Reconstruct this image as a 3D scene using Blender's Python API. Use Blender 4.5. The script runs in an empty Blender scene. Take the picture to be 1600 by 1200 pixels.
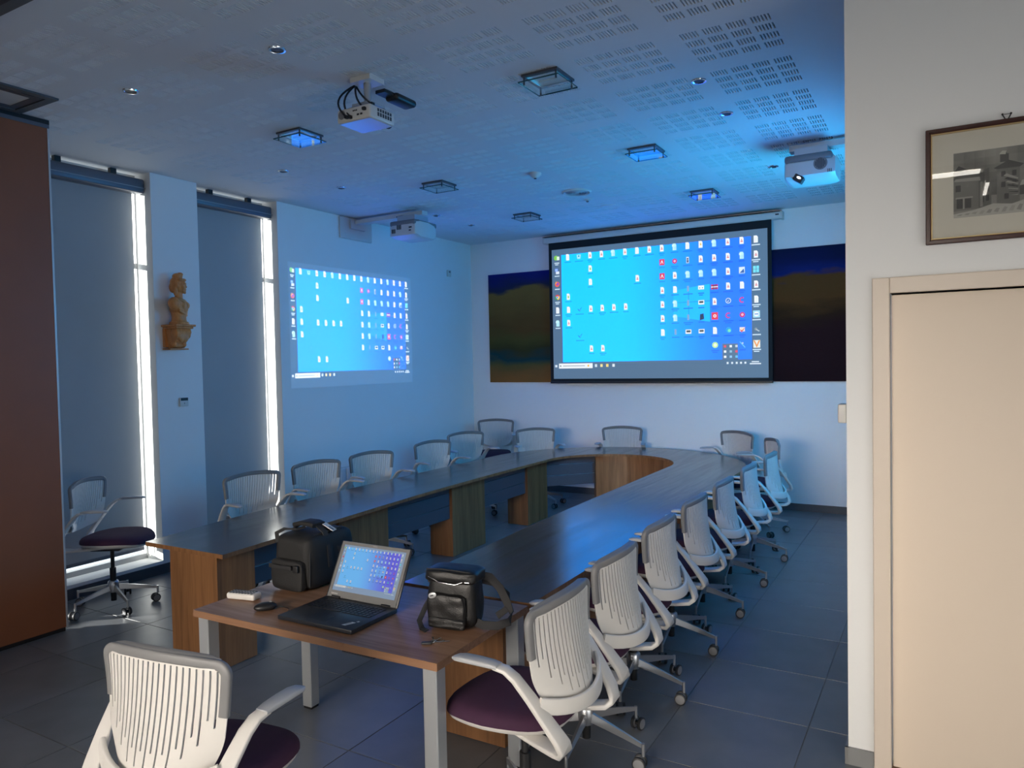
import bpy, bmesh, math, random
from mathutils import Vector, Matrix
random.seed(7)
PI = math.pi
SC = bpy.context.scene
COL = SC.collection

def srgb(r, g, b):
    f = lambda c: (c/255/12.92) if c/255 <= .04045 else ((c/255+.055)/1.055)**2.4
    return (f(r), f(g), f(b))

# ------------------------------------------------------------------ camera
YAW, PITCH, ROLL, FPX, EYE = 0.527693, -0.0311894, -0.0198589, 1156.69, 1.8
cy, sy = math.cos(YAW), math.sin(YAW); cp, sp = math.cos(PITCH), math.sin(PITCH); cr, sr = math.cos(ROLL), math.sin(ROLL)
_f = Vector((-sy, cy, 0)); _r = Vector((cy, sy, 0)); _u = Vector((0, 0, 1))
f2 = cp*_f + sp*_u; u2 = -sp*_f + cp*_u
r3 = cr*_r + sr*u2; u3 = -sr*_r + cr*u2
cam = bpy.data.cameras.new('camera'); cam.sensor_width = 36; cam.lens = FPX/1600*36
cam.clip_start = .05; cam.clip_end = 200
co = bpy.data.objects.new('camera', cam); COL.objects.link(co)
m = Matrix((r3, u3, -f2)).transposed().to_4x4(); m.translation = (0, 0, EYE)
co.matrix_world = m
SC.camera = co
# ------------------------------------------------------------------ world, sun, daylight, exposure
SC.view_settings.view_transform = 'Standard'; SC.view_settings.look = 'None'
SC.view_settings.gamma = 1; SC.view_settings.use_curve_mapping = False
SC.view_settings.exposure = 0.0
SC.cycles.max_bounces = 6; SC.cycles.diffuse_bounces = 4; SC.cycles.glossy_bounces = 3; SC.cycles.transparent_max_bounces = 8
w = bpy.data.worlds.new('sky'); SC.world = w; w.use_nodes = True
w.node_tree.nodes['Background'].inputs[0].default_value = (.86, .93, 1, 1)
w.node_tree.nodes['Background'].inputs[1].default_value = 1.5
def lamp(name, kind, loc, direction, energy, color, **kw):
    l = bpy.data.lights.new(name, kind); l.energy = energy; l.color = color
    for k, v in kw.items(): setattr(l, k, v)
    o = bpy.data.objects.new(name, l); COL.objects.link(o); o.location = loc
    o.rotation_euler = Vector(direction).to_track_quat('-Z', 'Y').to_euler()
    return o
YB = -3.4                                   # wall behind the viewer
EL = .14
SUN_DIR = (math.cos(EL)*math.cos(.70), math.cos(EL)*math.sin(.70), -math.sin(EL))
lamp('sun', 'SUN', (-12, -4, 6), SUN_DIR, 24, (1, .96, .9), angle=.02)
# daylight through the tall window of the adjoining space behind the camera
lamp('window_daylight', 'AREA', (-1.9, YB+.05, 2.0), (0, 1, -.19), 35, (1, .89, .77), shape='RECTANGLE', size=4.0, size_y=.9, spread=math.radians(46))
XS = 2.2                                    # side wall of the adjoining space
lamp('side_fill_light', 'AREA', (XS-.05, 1.2, 1.05), (-1, .05, -.3), 22, (1, .90, .80), shape='RECTANGLE', size=2.4, size_y=1.5)  # unseen warm fill added for the near wall and chair backs

# ------------------------------------------------------------------ room numbers
XL, YF, ZC, XR, YN = -5.906, 9.017, 3.485, -0.363, 3.502
TZ = .711

# ------------------------------------------------------------------ materials
def nodes_of(name):
    m = bpy.data.materials.new(name); m.use_nodes = True
    return m, m.node_tree, m.node_tree.nodes['Principled BSDF']
def mat(name, col, rough=.5, metal=0., spec=.5, noise=0., nscale=8., bump=0., bscale=60., **kw):
    m, t, b = nodes_of(name)
    b.inputs['Base Color'].default_value = (*col, 1); b.inputs['Roughness'].default_value = rough
    b.inputs['Metallic'].default_value = metal; b.inputs['Specular IOR Level'].default_value = spec
    for k, v in kw.items(): b.inputs[k].default_value = v
    if noise or bump:
        tc = t.nodes.new('ShaderNodeTexCoord')
    if noise:
        n = t.nodes.new('ShaderNodeTexNoise'); n.inputs['Scale'].default_value = nscale; n.inputs['Detail'].default_value = 4
        t.links.new(tc.outputs['Object'], n.inputs['Vector'])
        mx = t.nodes.new('ShaderNodeMix'); mx.data_type = 'RGBA'
        mx.inputs[6].default_value = (*[c*(1-noise) for c in col], 1); mx.inputs[7].default_value = (*[min(1, c*(1+noise)) for c in col], 1)
        t.links.new(n.outputs['Fac'], mx.inputs[0]); t.links.new(mx.outputs[2], b.inputs['Base Color'])
    if bump:
        n2 = t.nodes.new('ShaderNodeTexNoise'); n2.inputs['Scale'].default_value = bscale; n2.inputs['Detail'].default_value = 3
        t.links.new(tc.outputs['Object'], n2.inputs['Vector'])
        bp = t.nodes.new('ShaderNodeBump'); bp.inputs['Strength'].default_value = bump; bp.inputs['Distance'].default_value = .002
        t.links.new(n2.outputs['Fac'], bp.inputs['Height']); t.links.new(bp.outputs['Normal'], b.inputs['Normal'])
    return m
def wood(name, dark, light, rough=.35, axis=1, scale=14., stretch=.05, bump=.15, spec=.5):
    m, t, b = nodes_of(name)
    tc = t.nodes.new('ShaderNodeTexCoord'); mp = t.nodes.new('ShaderNodeMapping')
    s = [1., 1., 1.]; s[axis] = stretch; mp.inputs['Scale'].default_value = s
    t.links.new(tc.outputs['Object'], mp.inputs['Vector'])
    n = t.nodes.new('ShaderNodeTexNoise'); n.inputs['Scale'].default_value = scale; n.inputs['Detail'].default_value = 7; n.inputs['Roughness'].default_value = .65
    n.inputs['Distortion'].default_value = .5
    t.links.new(mp.outputs['Vector'], n.inputs['Vector'])
    n3 = t.nodes.new('ShaderNodeTexNoise'); n3.inputs['Scale'].default_value = scale*6; n3.inputs['Detail'].default_value = 3
    t.links.new(mp.outputs['Vector'], n3.inputs['Vector'])
    ad = t.nodes.new('ShaderNodeMath'); ad.operation = 'MULTIPLY_ADD'; ad.inputs[1].default_value = .35
    t.links.new(n3.outputs['Fac'], ad.inputs[0]); t.links.new(n.outputs['Fac'], ad.inputs[2])
    r = t.nodes.new('ShaderNodeValToRGB'); r.color_ramp.elements[0].position = .42; r.color_ramp.elements[1].position = .92
    r.color_ramp.elements[0].color = (*dark, 1); r.color_ramp.elements[1].color = (*light, 1)
    t.links.new(ad.outputs[0], r.inputs[0]); t.links.new(r.outputs[0], b.inputs['Base Color'])
    rm_ = t.nodes.new('ShaderNodeMapRange'); rm_.inputs['From Min'].default_value = .3; rm_.inputs['From Max'].default_value = 1.0
    rm_.inputs['To Min'].default_value = rough*1.5; rm_.inputs['To Max'].default_value = rough*.6
    t.links.new(ad.outputs[0], rm_.inputs['Value']); t.links.new(rm_.outputs[0], b.inputs['Roughness']); b.inputs['Specular IOR Level'].default_value = spec
    bp = t.nodes.new('ShaderNodeBump'); bp.inputs['Strength'].default_value = bump; bp.inputs['Distance'].default_value = .0015
    t.links.new(ad.outputs[0], bp.inputs['Height']); t.links.new(bp.outputs['Normal'], b.inputs['Normal'])
    return m
def glass(name, tint=(1, 1, 1), ior=1.5, rough=0.0):
    m = bpy.data.materials.new(name); m.use_nodes = True; t = m.node_tree
    for n in list(t.nodes):
        if n.type == 'BSDF_PRINCIPLED': t.nodes.remove(n)
    out = t.nodes['Material Output']; tr = t.nodes.new('ShaderNodeBsdfTransparent'); tr.inputs[0].default_value = (*tint, 1)
    gl = t.nodes.new('ShaderNodeBsdfGlossy'); gl.inputs['Roughness'].default_value = rough
    fr = t.nodes.new('ShaderNodeFresnel'); ge = t.nodes.new('ShaderNodeNewGeometry'); mr = t.nodes.new('ShaderNodeMapRange')
    mr.inputs['To Min'].default_value = ior; mr.inputs['To Max'].default_value = 1/ior      # thin sheet: same reflectance from both sides
    t.links.new(ge.outputs['Backfacing'], mr.inputs['Value']); t.links.new(mr.outputs[0], fr.inputs[0])
    mx = t.nodes.new('ShaderNodeMixShader')
    t.links.new(fr.outputs[0], mx.inputs[0]); t.links.new(tr.outputs[0], mx.inputs[1]); t.links.new(gl.outputs[0], mx.inputs[2])
    t.links.new(mx.outputs[0], out.inputs[0])
    return m
def lit_image(name, strength, base=.7, rough=.8):
    """picture thrown by a projector / shown by a display: emission from the colour attribute"""
    m, t, b = nodes_of(name)
    a = t.nodes.new('ShaderNodeAttribute'); a.attribute_name = 'Col'
    b.inputs['Base Color'].default_value = (base, base, base, 1); b.inputs['Roughness'].default_value = rough
    t.links.new(a.outputs['Color'], b.inputs['Emission Color']); b.inputs['Emission Strength'].default_value = strength
    return m
def attr_mat(name, rough=.7):
    m, t, b = nodes_of(name)
    a = t.nodes.new('ShaderNodeAttribute'); a.attribute_name = 'Col'
    t.links.new(a.outputs['Color'], b.inputs['Base Color']); b.inputs['Roughness'].default_value = rough
    return m

M = {}
M['wall'] = mat('white_wall_paint', (.80, .80, .79), .75, bump=.08, bscale=180, noise=.02, nscale=1.5)
M['ceil'] = mat('ceiling_paint', (.72, .73, .74), .8, noise=.03, nscale=1.2)
M['cavity'] = mat('acoustic_felt', (.10, .10, .105), .95)
M['grout'] = mat('tile_grout', (.16, .16, .16), .9)
def tile_mat():
    m, t, b = nodes_of('slate_floor_tile')
    oi = t.nodes.new('ShaderNodeObjectInfo'); tc = t.nodes.new('ShaderNodeTexCoord')
    n = t.nodes.new('ShaderNodeTexNoise'); n.inputs['Scale'].default_value = 5; n.inputs['Detail'].default_value = 6
    t.links.new(tc.outputs['Object'], n.inputs['Vector'])
    ad = t.nodes.new('ShaderNodeMath'); ad.operation = 'MULTIPLY_ADD'; ad.inputs[1].default_value = .45
    t.links.new(oi.outputs['Random'], ad.inputs[0]); t.links.new(n.outputs['Fac'], ad.inputs[2])
    r = t.nodes.new('ShaderNodeValToRGB'); r.color_ramp.elements[0].position = .2; r.color_ramp.elements[1].position = 1.1
    r.color_ramp.elements[0].color = (.10, .104, .111, 1); r.color_ramp.elements[1].color = (.16, .165, .175, 1)
    t.links.new(ad.outputs[0], r.inputs[0]); t.links.new(r.outputs[0], b.inputs['Base Color'])
    b.inputs['Roughness'].default_value = .36
    n2 = t.nodes.new('ShaderNodeTexNoise'); n2.inputs['Scale'].default_value = 90; n2.inputs['Detail'].default_value = 3
    t.links.new(tc.outputs['Object'], n2.inputs['Vector'])
    bp = t.nodes.new('ShaderNodeBump'); bp.inputs['Strength'].default_value = .12; bp.inputs['Distance'].default_value = .001
    t.links.new(n2.outputs['Fac'], bp.inputs['Height']); t.links.new(bp.outputs['Normal'], b.inputs['Normal'])
    return m
M['tile'] = tile_mat()
M['skirt'] = mat('grey_tile_skirting', (.075, .078, .085), .45, noise=.15)
M['skirt_light'] = mat('light_grey_skirting', (.24, .24, .24), .5, noise=.1)
M['table'] = wood('dark_walnut_laminate', (.040, .031, .026), (.115, .085, .066), .19, axis=1, scale=14, stretch=.05, bump=.22, spec=.8)
M['table_v'] = wood('walnut_laminate_upright', (.130, .058, .022), (.35, .165, .068), .42, axis=2, scale=11, stretch=.06)
M['desk'] = wood('reddish_walnut_desk', (.15, .072, .038), (.34, .185, .105), .40, axis=0, scale=13, stretch=.05)
M['modesty'] = mat('blue_grey_metal_panel', (.10, .11, .14), .42, .3)
M['alu'] = mat('silver_lacquered_steel', (.50, .52, .54), .38, .55)
M['polish'] = mat('polished_aluminium', (.55, .56, .58), .28, .9)
M['white_plastic'] = mat('white_chair_plastic', (.66, .64, .61), .33, spec=.5)
M['grey_rubber'] = mat('grey_soft_trim', (.19, .19, .195), .5)
M['pad'] = mat('grey_arm_pad', (.40, .41, .43), .5)
M['purple'] = mat('plum_seat_fabric', (.042, .010, .036), .85, bump=.5, bscale=420, noise=.2, nscale=30)
M['black'] = mat('black_plastic', (.012, .012, .013), .45)
M['dark'] = mat('dark_grey_plastic', (.035, .036, .04), .5)
M['tyre'] = mat('black_caster_tyre', (.02, .02, .022), .5)
M['caster_hub'] = mat('grey_caster_disc', (.22, .22, .23), .4)
M['blind'] = mat('grey_blind_fabric', (.34, .355, .365), .85, bump=.25, bscale=500, noise=.04, nscale=3)
M['cassette'] = mat('blue_grey_blind_cassette', (.13, .14, .17), .4, .4)
M['frame_alu'] = mat('window_frame_grey', (.33, .34, .35), .45, .2)
M['pane'] = glass('window_glass', (.96, .98, .98))
M['plate'] = glass('lamp_glass_plate', (.93, .985, .975), 1.52)
M['pic_glass'] = glass('picture_glass', (.98, .98, .98), 1.5)
M['chrome'] = mat('chrome', (.62, .64, .66), .16, 1.)
M['lampdark'] = mat('dark_lamp_frame', (.10, .105, .115), .35, .5)
M['reflector'] = mat('lamp_reflector', (.70, .71, .70), .3, .35)
M['offwhite'] = mat('off_white_plastic', (.60, .59, .56), .45)
M['proj_white'] = mat('projector_white', (.62, .61, .58), .32)
M['proj_bottom'] = mat('projector_glossy_underside', (.55, .55, .55), .12, .0, spec=.9)
M['partition'] = mat('brown_partition_laminate', (.26, .085, .032), .5, noise=.08, nscale=6, bump=.1, bscale=120)
M['partition_edge'] = mat('partition_aluminium_edge', (.55, .55, .55), .4, .3)
M['door'] = mat('cream_door_paint', (.74, .62, .50), .5, noise=.02, nscale=2)
M['door_frame'] = mat('cream_door_frame_paint', (.70, .60, .50), .45, noise=.02)
M['bust'] = wood('carved_limewood', (.42, .14, .035), (.78, .33, .10), .5, axis=2, scale=18, stretch=.25, bump=.4)
M['mahogany'] = mat('dark_mahogany_frame', (.040, .006, .003), .25, spec=.5, noise=.15, nscale=20)
M['gilt'] = mat('gilt_slip', (.42, .30, .14), .45, .4)
M['mount'] = mat('cream_mount_board', (.62, .59, .50), .8)
M['print'] = attr_mat('grey_engraving')
M['flat'] = attr_mat('printed_label', .6)
M['nylon'] = mat('black_nylon', (.0065, .0065, .007), .7, bump=.6, bscale=320)
M['nylon2'] = mat('black_webbing', (.014, .014, .016), .75, bump=.6, bscale=500)
M['leather'] = mat('black_soft_leather', (.005, .005, .0055), .45, bump=.5, bscale=220)
M['lap_body'] = mat('black_laptop_shell', (.016, .018, .024), .38)
M['lap_bezel'] = mat('grey_laptop_bezel', (.15, .15, .15), .5)
M['keys'] = mat('laptop_keys', (.012, .012, .014), .45)
M['radiator'] = mat('white_radiator_enamel', (.62, .62, .61), .4)
M['hatch'] = mat('dark_hatch_trim', (.10, .11, .12), .5, .3)
M['rolled'] = mat('screen_fabric_black', (.006, .006, .008), .8)
M['lensglow'] = None
def emit(name, col, s):
    m, t, b = nodes_of(name)
    b.inputs['Base Color'].default_value = (*col, 1)
    b.inputs['Emission Color'].default_value = (*col, 1); b.inputs['Emission Strength'].default_value = s
    return m
M['lensglow'] = emit('lit_projector_lens', (.8, .95, 1), 6)
M['tube'] = emit('fluorescent_tube', (1, .95, .86), 11)

# ------------------------------------------------------------------ mesh helpers
class MB:
    def __init__(s): s.v = []; s.f = []; s.c = None
    def add(s, vs, fs):
        o = len(s.v); s.v += [tuple(p) for p in vs]; s.f += [tuple(i+o for i in q) for q in fs]; return s
    def box(s, c, d, R=None):
        hx, hy, hz = d[0]/2, d[1]/2, d[2]/2
        vs = [Vector((x, y, z)) for z in (-hz, hz) for y in (-hy, hy) for x in (-hx, hx)]
        if R is not None: vs = [R @ p for p in vs]
        vs = [p+Vector(c) for p in vs]
        return s.add(vs, [(0, 2, 3, 1), (4, 5, 7, 6), (0, 1, 5, 4), (2, 6, 7, 3), (0, 4, 6, 2), (1, 3, 7, 5)])
    def b2(s, a, b):
        return s.box([(a[i]+b[i])/2 for i in range(3)], [abs(b[i]-a[i]) for i in range(3)])
    def rbox(s, c, d, r, R=None, seg=3):
        """box with rounded edges"""
        bm = bmesh.new(); bmesh.ops.create_cube(bm, size=1)
        for v in bm.verts: v.co = Vector((v.co.x*d[0], v.co.y*d[1], v.co.z*d[2]))
        bmesh.ops.bevel(bm, geom=bm.edges[:], offset=min(r, min(d)*.49), segments=seg, profile=.5, affect='EDGES')
        return s.bm(bm, c, R)
    def bm(s, bm, c=(0, 0, 0), R=None):
        bm.verts.ensure_lookup_table(); bm.verts.index_update()
        vs = [(R @ v.co if R is not None else v.co)+Vector(c) for v in bm.verts]
        fs = [[v.index for v in f.verts] for f in bm.faces]; bm.free()
        return s.add(vs, fs)
    def cyl(s, a, b, r0, r1=None, n=16, caps=True):
        a, b = Vector(a), Vector(b); r1 = r0 if r1 is None else r1
        d = (b-a).normalized(); x = d.orthogonal().normalized(); y = d.cross(x)
        vs = []
        for p, r in ((a, r0), (b, r1)):
            vs += [p+(x*math.cos(2*PI*i/n)+y*math.sin(2*PI*i/n))*r for i in range(n)]
        fs = [(i, (i+1) % n, n+(i+1) % n, n+i) for i in range(n)]
        if caps: fs += [tuple(range(n-1, -1, -1)), tuple(range(n, 2*n))]
        return s.add(vs, fs)
    def lathe(s, prof, c=(0, 0, 0), axis=(0, 0, 1), n=24, caps=True):
        """prof: (r, h) along axis"""
        d = Vector(axis).normalized(); x = d.orthogonal().normalized(); y = d.cross(x); c = Vector(c)
        vs = []; fs = []
        for r, h in prof: vs += [c+d*h+(x*math.cos(2*PI*i/n)+y*math.sin(2*PI*i/n))*r for i in range(n)]
        k = len(prof)
        for j in range(k-1):
            fs += [(j*n+i, j*n+(i+1) % n, (j+1)*n+(i+1) % n, (j+1)*n+i) for i in range(n)]
        if caps: fs += [tuple(range(n-1, -1, -1)), tuple(range((k-1)*n, k*n))]
        return s.add(vs, fs)
    def sphere(s, c, r, R=None, n=16, m=10):
        bm = bmesh.new(); bmesh.ops.create_uvsphere(bm, u_segments=n, v_segments=m, radius=1)
        rr = r if isinstance(r, (tuple, list)) else (r, r, r)
        for v in bm.verts: v.co = Vector((v.co.x*rr[0], v.co.y*rr[1], v.co.z*rr[2]))
        return s.bm(bm, c, R)
    def tube(s, pts, r, n=8):
        pts = [Vector(p) for p in pts]; rs = r if isinstance(r, list) else [r]*len(pts)
        vs = []; fs = []; x = None
        for i, p in enumerate(pts):
            d = (pts[min(i+1, len(pts)-1)]-pts[max(i-1, 0)]).normalized()
            x = d.orthogonal().normalized() if x is None else (x-d*x.dot(d)).normalized()
            y = d.cross(x)
            vs += [p+(x*math.cos(2*PI*j/n)+y*math.sin(2*PI*j/n))*rs[i] for j in range(n)]
        for i in range(len(pts)-1):
            fs += [(i*n+j, i*n+(j+1) % n, (i+1)*n+(j+1) % n, (i+1)*n+j) for j in range(n)]
        fs += [tuple(range(n-1, -1, -1)), tuple(range((len(pts)-1)*n, len(pts)*n))]
        return s.add(vs, fs)
    def band(s, pts, wide, ws, ts, n=4):
        """sweep a flat strap: 'wide' = width direction(s), ws widths, ts thicknesses, rounded-rectangle section"""
        pts = [Vector(p) for p in pts]; k = len(pts)
        ws = ws if isinstance(ws, list) else [ws]*k; ts = ts if isinstance(ts, list) else [ts]*k
        vs = []; fs = []; sec = []
        for q, (sx, sz) in enumerate(((1, 1), (-1, 1), (-1, -1), (1, -1))):
            for a in range(3):
                ang = (q*90+a*45)*PI/180
                sec.append((sx, sz, math.cos(ang), math.sin(ang)))
        N = len(sec)
        for i, p in enumerate(pts):
            d = (pts[min(i+1, k-1)]-pts[max(i-1, 0)]).normalized()
            wd = Vector(wide[i] if isinstance(wide, list) else wide); wd = (wd-d*wd.dot(d)).normalized(); td = d.cross(wd)
            hw, ht = ws[i]/2, ts[i]/2; rr = min(hw, ht)*.6
            for sx, sz, c_, s_ in sec:
                vs.append(p+wd*(sx*(hw-rr)+c_*rr)+td*(sz*(ht-rr)+s_*rr))
        for i in range(k-1):
            fs += [(i*N+j, i*N+(j+1) % N, (i+1)*N+(j+1) % N, (i+1)*N+j) for j in range(N)]
        fs += [tuple(range(N-1, -1, -1)), tuple(range((k-1)*N, k*N))]
        return s.add(vs, fs)
    def prism(s, poly, z0, z1):
        n = len(poly)
        vs = [(x, y, z0) for x, y in poly]+[(x, y, z1) for x, y in poly]
        return s.add(vs, [tuple(range(n-1, -1, -1)), tuple(range(n, 2*n))]+[(i, (i+1) % n, n+(i+1) % n, n+i) for i in range(n)])
    def grid(s, fn, us, vs_, skip=None):
        P = [[fn(u, v) for u in us] for v in vs_]; nu = len(us)
        fs = []
        for j in range(len(vs_)-1):
            for i in range(nu-1):
                if skip and skip(i, j): continue
                fs.append((j*nu+i, j*nu+i+1, (j+1)*nu+i+1, (j+1)*nu+i))
        return s.add([p for row in P for p in row], fs)
    def build(s, name, material, parent=None, smooth=0, loc=None, recalc=True):
        me = bpy.data.meshes.new(name); me.from_pydata(s.v, [], s.f); me.update()
        if recalc:
            bm = bmesh.new(); bm.from_mesh(me); bmesh.ops.recalc_face_normals(bm, faces=bm.faces); bm.to_mesh(me); bm.free()
        me.materials.append(M[material] if isinstance(material, str) else material)
        if smooth:
            for p in me.polygons: p.use_smooth = True
            me.set_sharp_from_angle(angle=math.radians(smooth))
        return link(name, me, parent, loc)
def link(name, me, parent=None, loc=None):
    o = bpy.data.objects.new(name, me); COL.objects.link(o)
    if parent is not None: o.parent = parent
    if loc is not None: o.location = loc
    return o
def cmesh(name, quads, material, parent=None, loc=None):
    """flat coloured polygons: list of (verts, colour or per-vertex colours)"""
    v = []; f = []; c = []
    for vs, col in quads:
        o = len(v); v += vs; f.append(tuple(range(o, o+len(vs))))
        c += list(col) if isinstance(col[0], (tuple, list)) else [col]*len(vs)
    me = bpy.data.meshes.new(name); me.from_pydata(v, [], f); me.update()
    a = me.color_attributes.new('Col', 'FLOAT_COLOR', 'POINT')
    for i, k in enumerate(c): a.data[i].color = (*k, 1)
    me.materials.append(M[material] if isinstance(material, str) else material)
    return link(name, me, parent, loc)
def bake(o):
    """replace an object's mesh by its modifier result"""
    bpy.context.view_layer.update()
    dg = bpy.context.evaluated_depsgraph_get(); me = bpy.data.meshes.new_from_object(o.evaluated_get(dg))
    old = o.data; o.modifiers.clear(); o.data = me; me.name = old.name
    bpy.data.meshes.remove(old); return o
def bevel(o, w, seg=2):
    m = o.modifiers.new('bevel', 'BEVEL'); m.width = w; m.segments = seg; m.limit_method = 'ANGLE'; m.angle_limit = .6
    return o
def tag(o, label, cat, group=None):
    o['label'] = label; o['category'] = cat
    if group: o['group'] = group
    return o
def thing(name, label, cat, loc=(0, 0, 0), rz=0, group=None):
    o = bpy.data.objects.new(name, None); COL.objects.link(o); o.location = loc; o.rotation_euler = (0, 0, rz)
    o.empty_display_size = .1
    return tag(o, label, cat, group)
def struct(o, label=None):
    o['kind'] = 'structure'
    if label: o['label'] = label
    return o
def dup(root, parent=None):
    c = root.copy(); COL.objects.link(c); c.parent = parent
    for ch in list(root.children): dup(ch, c)
    return c
# ================================================================== SETTING
WIN = [(1.653, 2.60), (3.06, 4.006), (4.467, 5.412)]      # openings in the left wall (Y range)
SILL = .112
XO = XL-.30
b = MB(); y0 = YB
for a, c in WIN+[(YF+.2, None)]:
    b.b2((XO, y0, 0), (XL, a, ZC+.05))
    if c: b.b2((XO, a, 0), (XL, c, SILL)); y0 = c
struct(b.build('wall_left', 'wall'), 'white wall with tall narrow window openings and pillars')
struct(MB().b2((XL, YF, 0), (XR+.25, YF+.2, ZC+.05)).build('wall_far', 'wall'), 'white far wall behind the projection screen')
struct(MB().b2((XR, YN+.2, 0), (XR+.2, YF, ZC+.05)).build('wall_right', 'wall'), 'white right-hand wall of the meeting room')
DX0, DX1, DZ = -.194, .74, 2.052
b = MB().b2((XR, YN, 0), (DX0, YN+.2, ZC+.05)).b2((DX1, YN, 0), (XS, YN+.2, ZC+.05)).b2((DX0, YN, DZ), (DX1, YN+.2, ZC+.05))
struct(b.build('wall_near', 'wall'), 'white wall end with the cream door and framed print')
b = MB().b2((XO, YB-.2, 0), (-3.95, YB, ZC+.05)).b2((.15, YB-.2, 0), (XS+.2, YB, ZC+.05)).b2((-3.95, YB-.2, 0), (.15, YB, 1.52)).b2((-3.95, YB-.2, 2.48), (.15, YB, ZC+.05))
struct(b.build('wall_back', 'wall'), 'white wall behind the viewer')
SY0, SY1 = -.1, 2.5
b = MB().b2((XS, YB, 0), (XS+.2, SY0, ZC+.05)).b2((XS, SY1, 0), (XS+.2, YN+.2, ZC+.05)).b2((XS, SY0, 0), (XS+.2, SY1, .2)).b2((XS, SY0, 1.9), (XS+.2, SY1, ZC+.05))
struct(b.build('wall_side', 'wall'), 'white side wall of the adjoining space')
# floor: grout bed with single tiles on it, plain screed further back
PT = .611
fl = struct(MB().b2((XO, YB-.2, -.1), (XS+.2, YF+.2, -.004)).build('floor', 'grout'), 'dark slate tiled floor')
g = .0022
tile = MB(); h_ = PT/2-g
tile.add([(-h_, -h_, -.004), (h_, -h_, -.004), (h_, h_, -.004), (-h_, h_, -.004), (-h_+.001, -h_+.001, 0), (h_-.001, -h_+.001, 0), (h_-.001, h_-.001, 0), (-h_+.001, h_-.001, 0)],
         [(4, 5, 6, 7), (0, 1, 5, 4), (1, 2, 6, 5), (2, 3, 7, 6), (3, 0, 4, 7)])
first = None
for i in range(-9, 3):
    for j in range(-5, 9):
        cx, cy_ = -.564+PT*(i+.5), 3.756+PT*(j+.5)
        if cx > XR+.2 and cy_ > YN+.1: continue
        if first is None: first = tile.build('floor_tile', 'tile', fl); o = first
        else: o = first.copy(); COL.objects.link(o)
        o.location = (cx, cy_, 0)
struct(MB().b2((XL, YB, -.004), (XS, 3.756-5*PT, -.0005)).build('floor_tiles_rear', 'tile'), 'dark slate floor of the adjoining space')
# ceiling: perforated acoustic boards with real slots
CX0, CY0, CPX, CPY, NCX, NCY, RJ0 = -.665, 3.77, .605, .60, 8, 13, -5
def perf_board():
    xs = [0.]; hole_c = []
    for bx in range(4):
        for k in range(6):
            a = .0755+bx*.121+k*.0166
            hole_c.append(len(xs)-0); xs += [a, a+.0082]
    xs.append(CPX)
    ys = [0.]
    for r in range(4):
        a = .077+r*.115; ys += [a, a+.078]
    ys.append(CPY)
    b = MB()
    isx = lambda i: 0 < i < len(xs)-1 and i % 2 == 1
    b.grid(lambda u, v: (u, v, 0), xs, ys, lambda i, j: isx(i) and (j % 2 == 1))
    # slot cheeks (board thickness)
    T = .0125
    for i in range(1, len(xs)-1, 2):
        for j in range(1, len(ys)-1, 2):
            a, c, d, e = xs[i], xs[i+1], ys[j], ys[j+1]
            b.add([(a, d, 0), (c, d, 0), (c, e, 0), (a, e, 0), (a, d, T), (c, d, T), (c, e, T), (a, e, T)], [(0, 1, 5, 4), (1, 2, 6, 5), (2, 3, 7, 6), (3, 0, 4, 7)])
    return b
cb = MB().b2((XO, YB-.2, ZC+.02), (XS+.2, YF+.2, ZC+.06))
ce = struct(cb.build('ceiling', 'cavity'), 'white plasterboard ceiling perforated with groups of slots')
pb = MB(); x_lo, x_hi = CX0-NCX*CPX, CX0; y_lo, y_hi = CY0+RJ0*CPY, CY0+(RJ0+NCY)*CPY
for a, c in (((XO, YB-.2), (XS+.2, y_lo)), ((XO, y_hi), (XS+.2, YF+.2)), ((XO, y_lo), (x_lo, y_hi)), ((x_hi, y_lo), (XS+.2, y_hi))):
    pb.b2((a[0], a[1], ZC), (c[0], c[1], ZC+.02))
pb.build('plain_border', 'ceil', ce)
base = perf_board(); first = None
for i in range(NCX):
    for j in range(NCY):
        if first is None: first = o = base.build('perforated_board', 'ceil', ce, recalc=False)
        else: o = first.copy(); COL.objects.link(o)
        o.location = (CX0-(i+1)*CPX, CY0+(RJ0+j)*CPY, ZC)
# skirtings
sk = MB().b2((XL, YF-.012, 0), (XR, YF, .085))
struct(sk.build('baseboard_far', 'skirt'), 'dark grey tile skirting along the far wall')
sk = MB()
for a, c in ((YB, YF),): sk.b2((XL, a, 0), (XL+.012, c, .085))
struct(sk.build('baseboard_left', 'skirt'), 'dark grey tile skirting along the window wall')
sk = MB().b2((XR-.013, YN-.013, 0), (XR, YF, .075)).b2((XR-.013, YN-.013, 0), (DX0-.068, YN, .075))
struct(sk.build('baseboard_near', 'skirt_light'), 'grey skirting around the wall end by the door')

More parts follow.
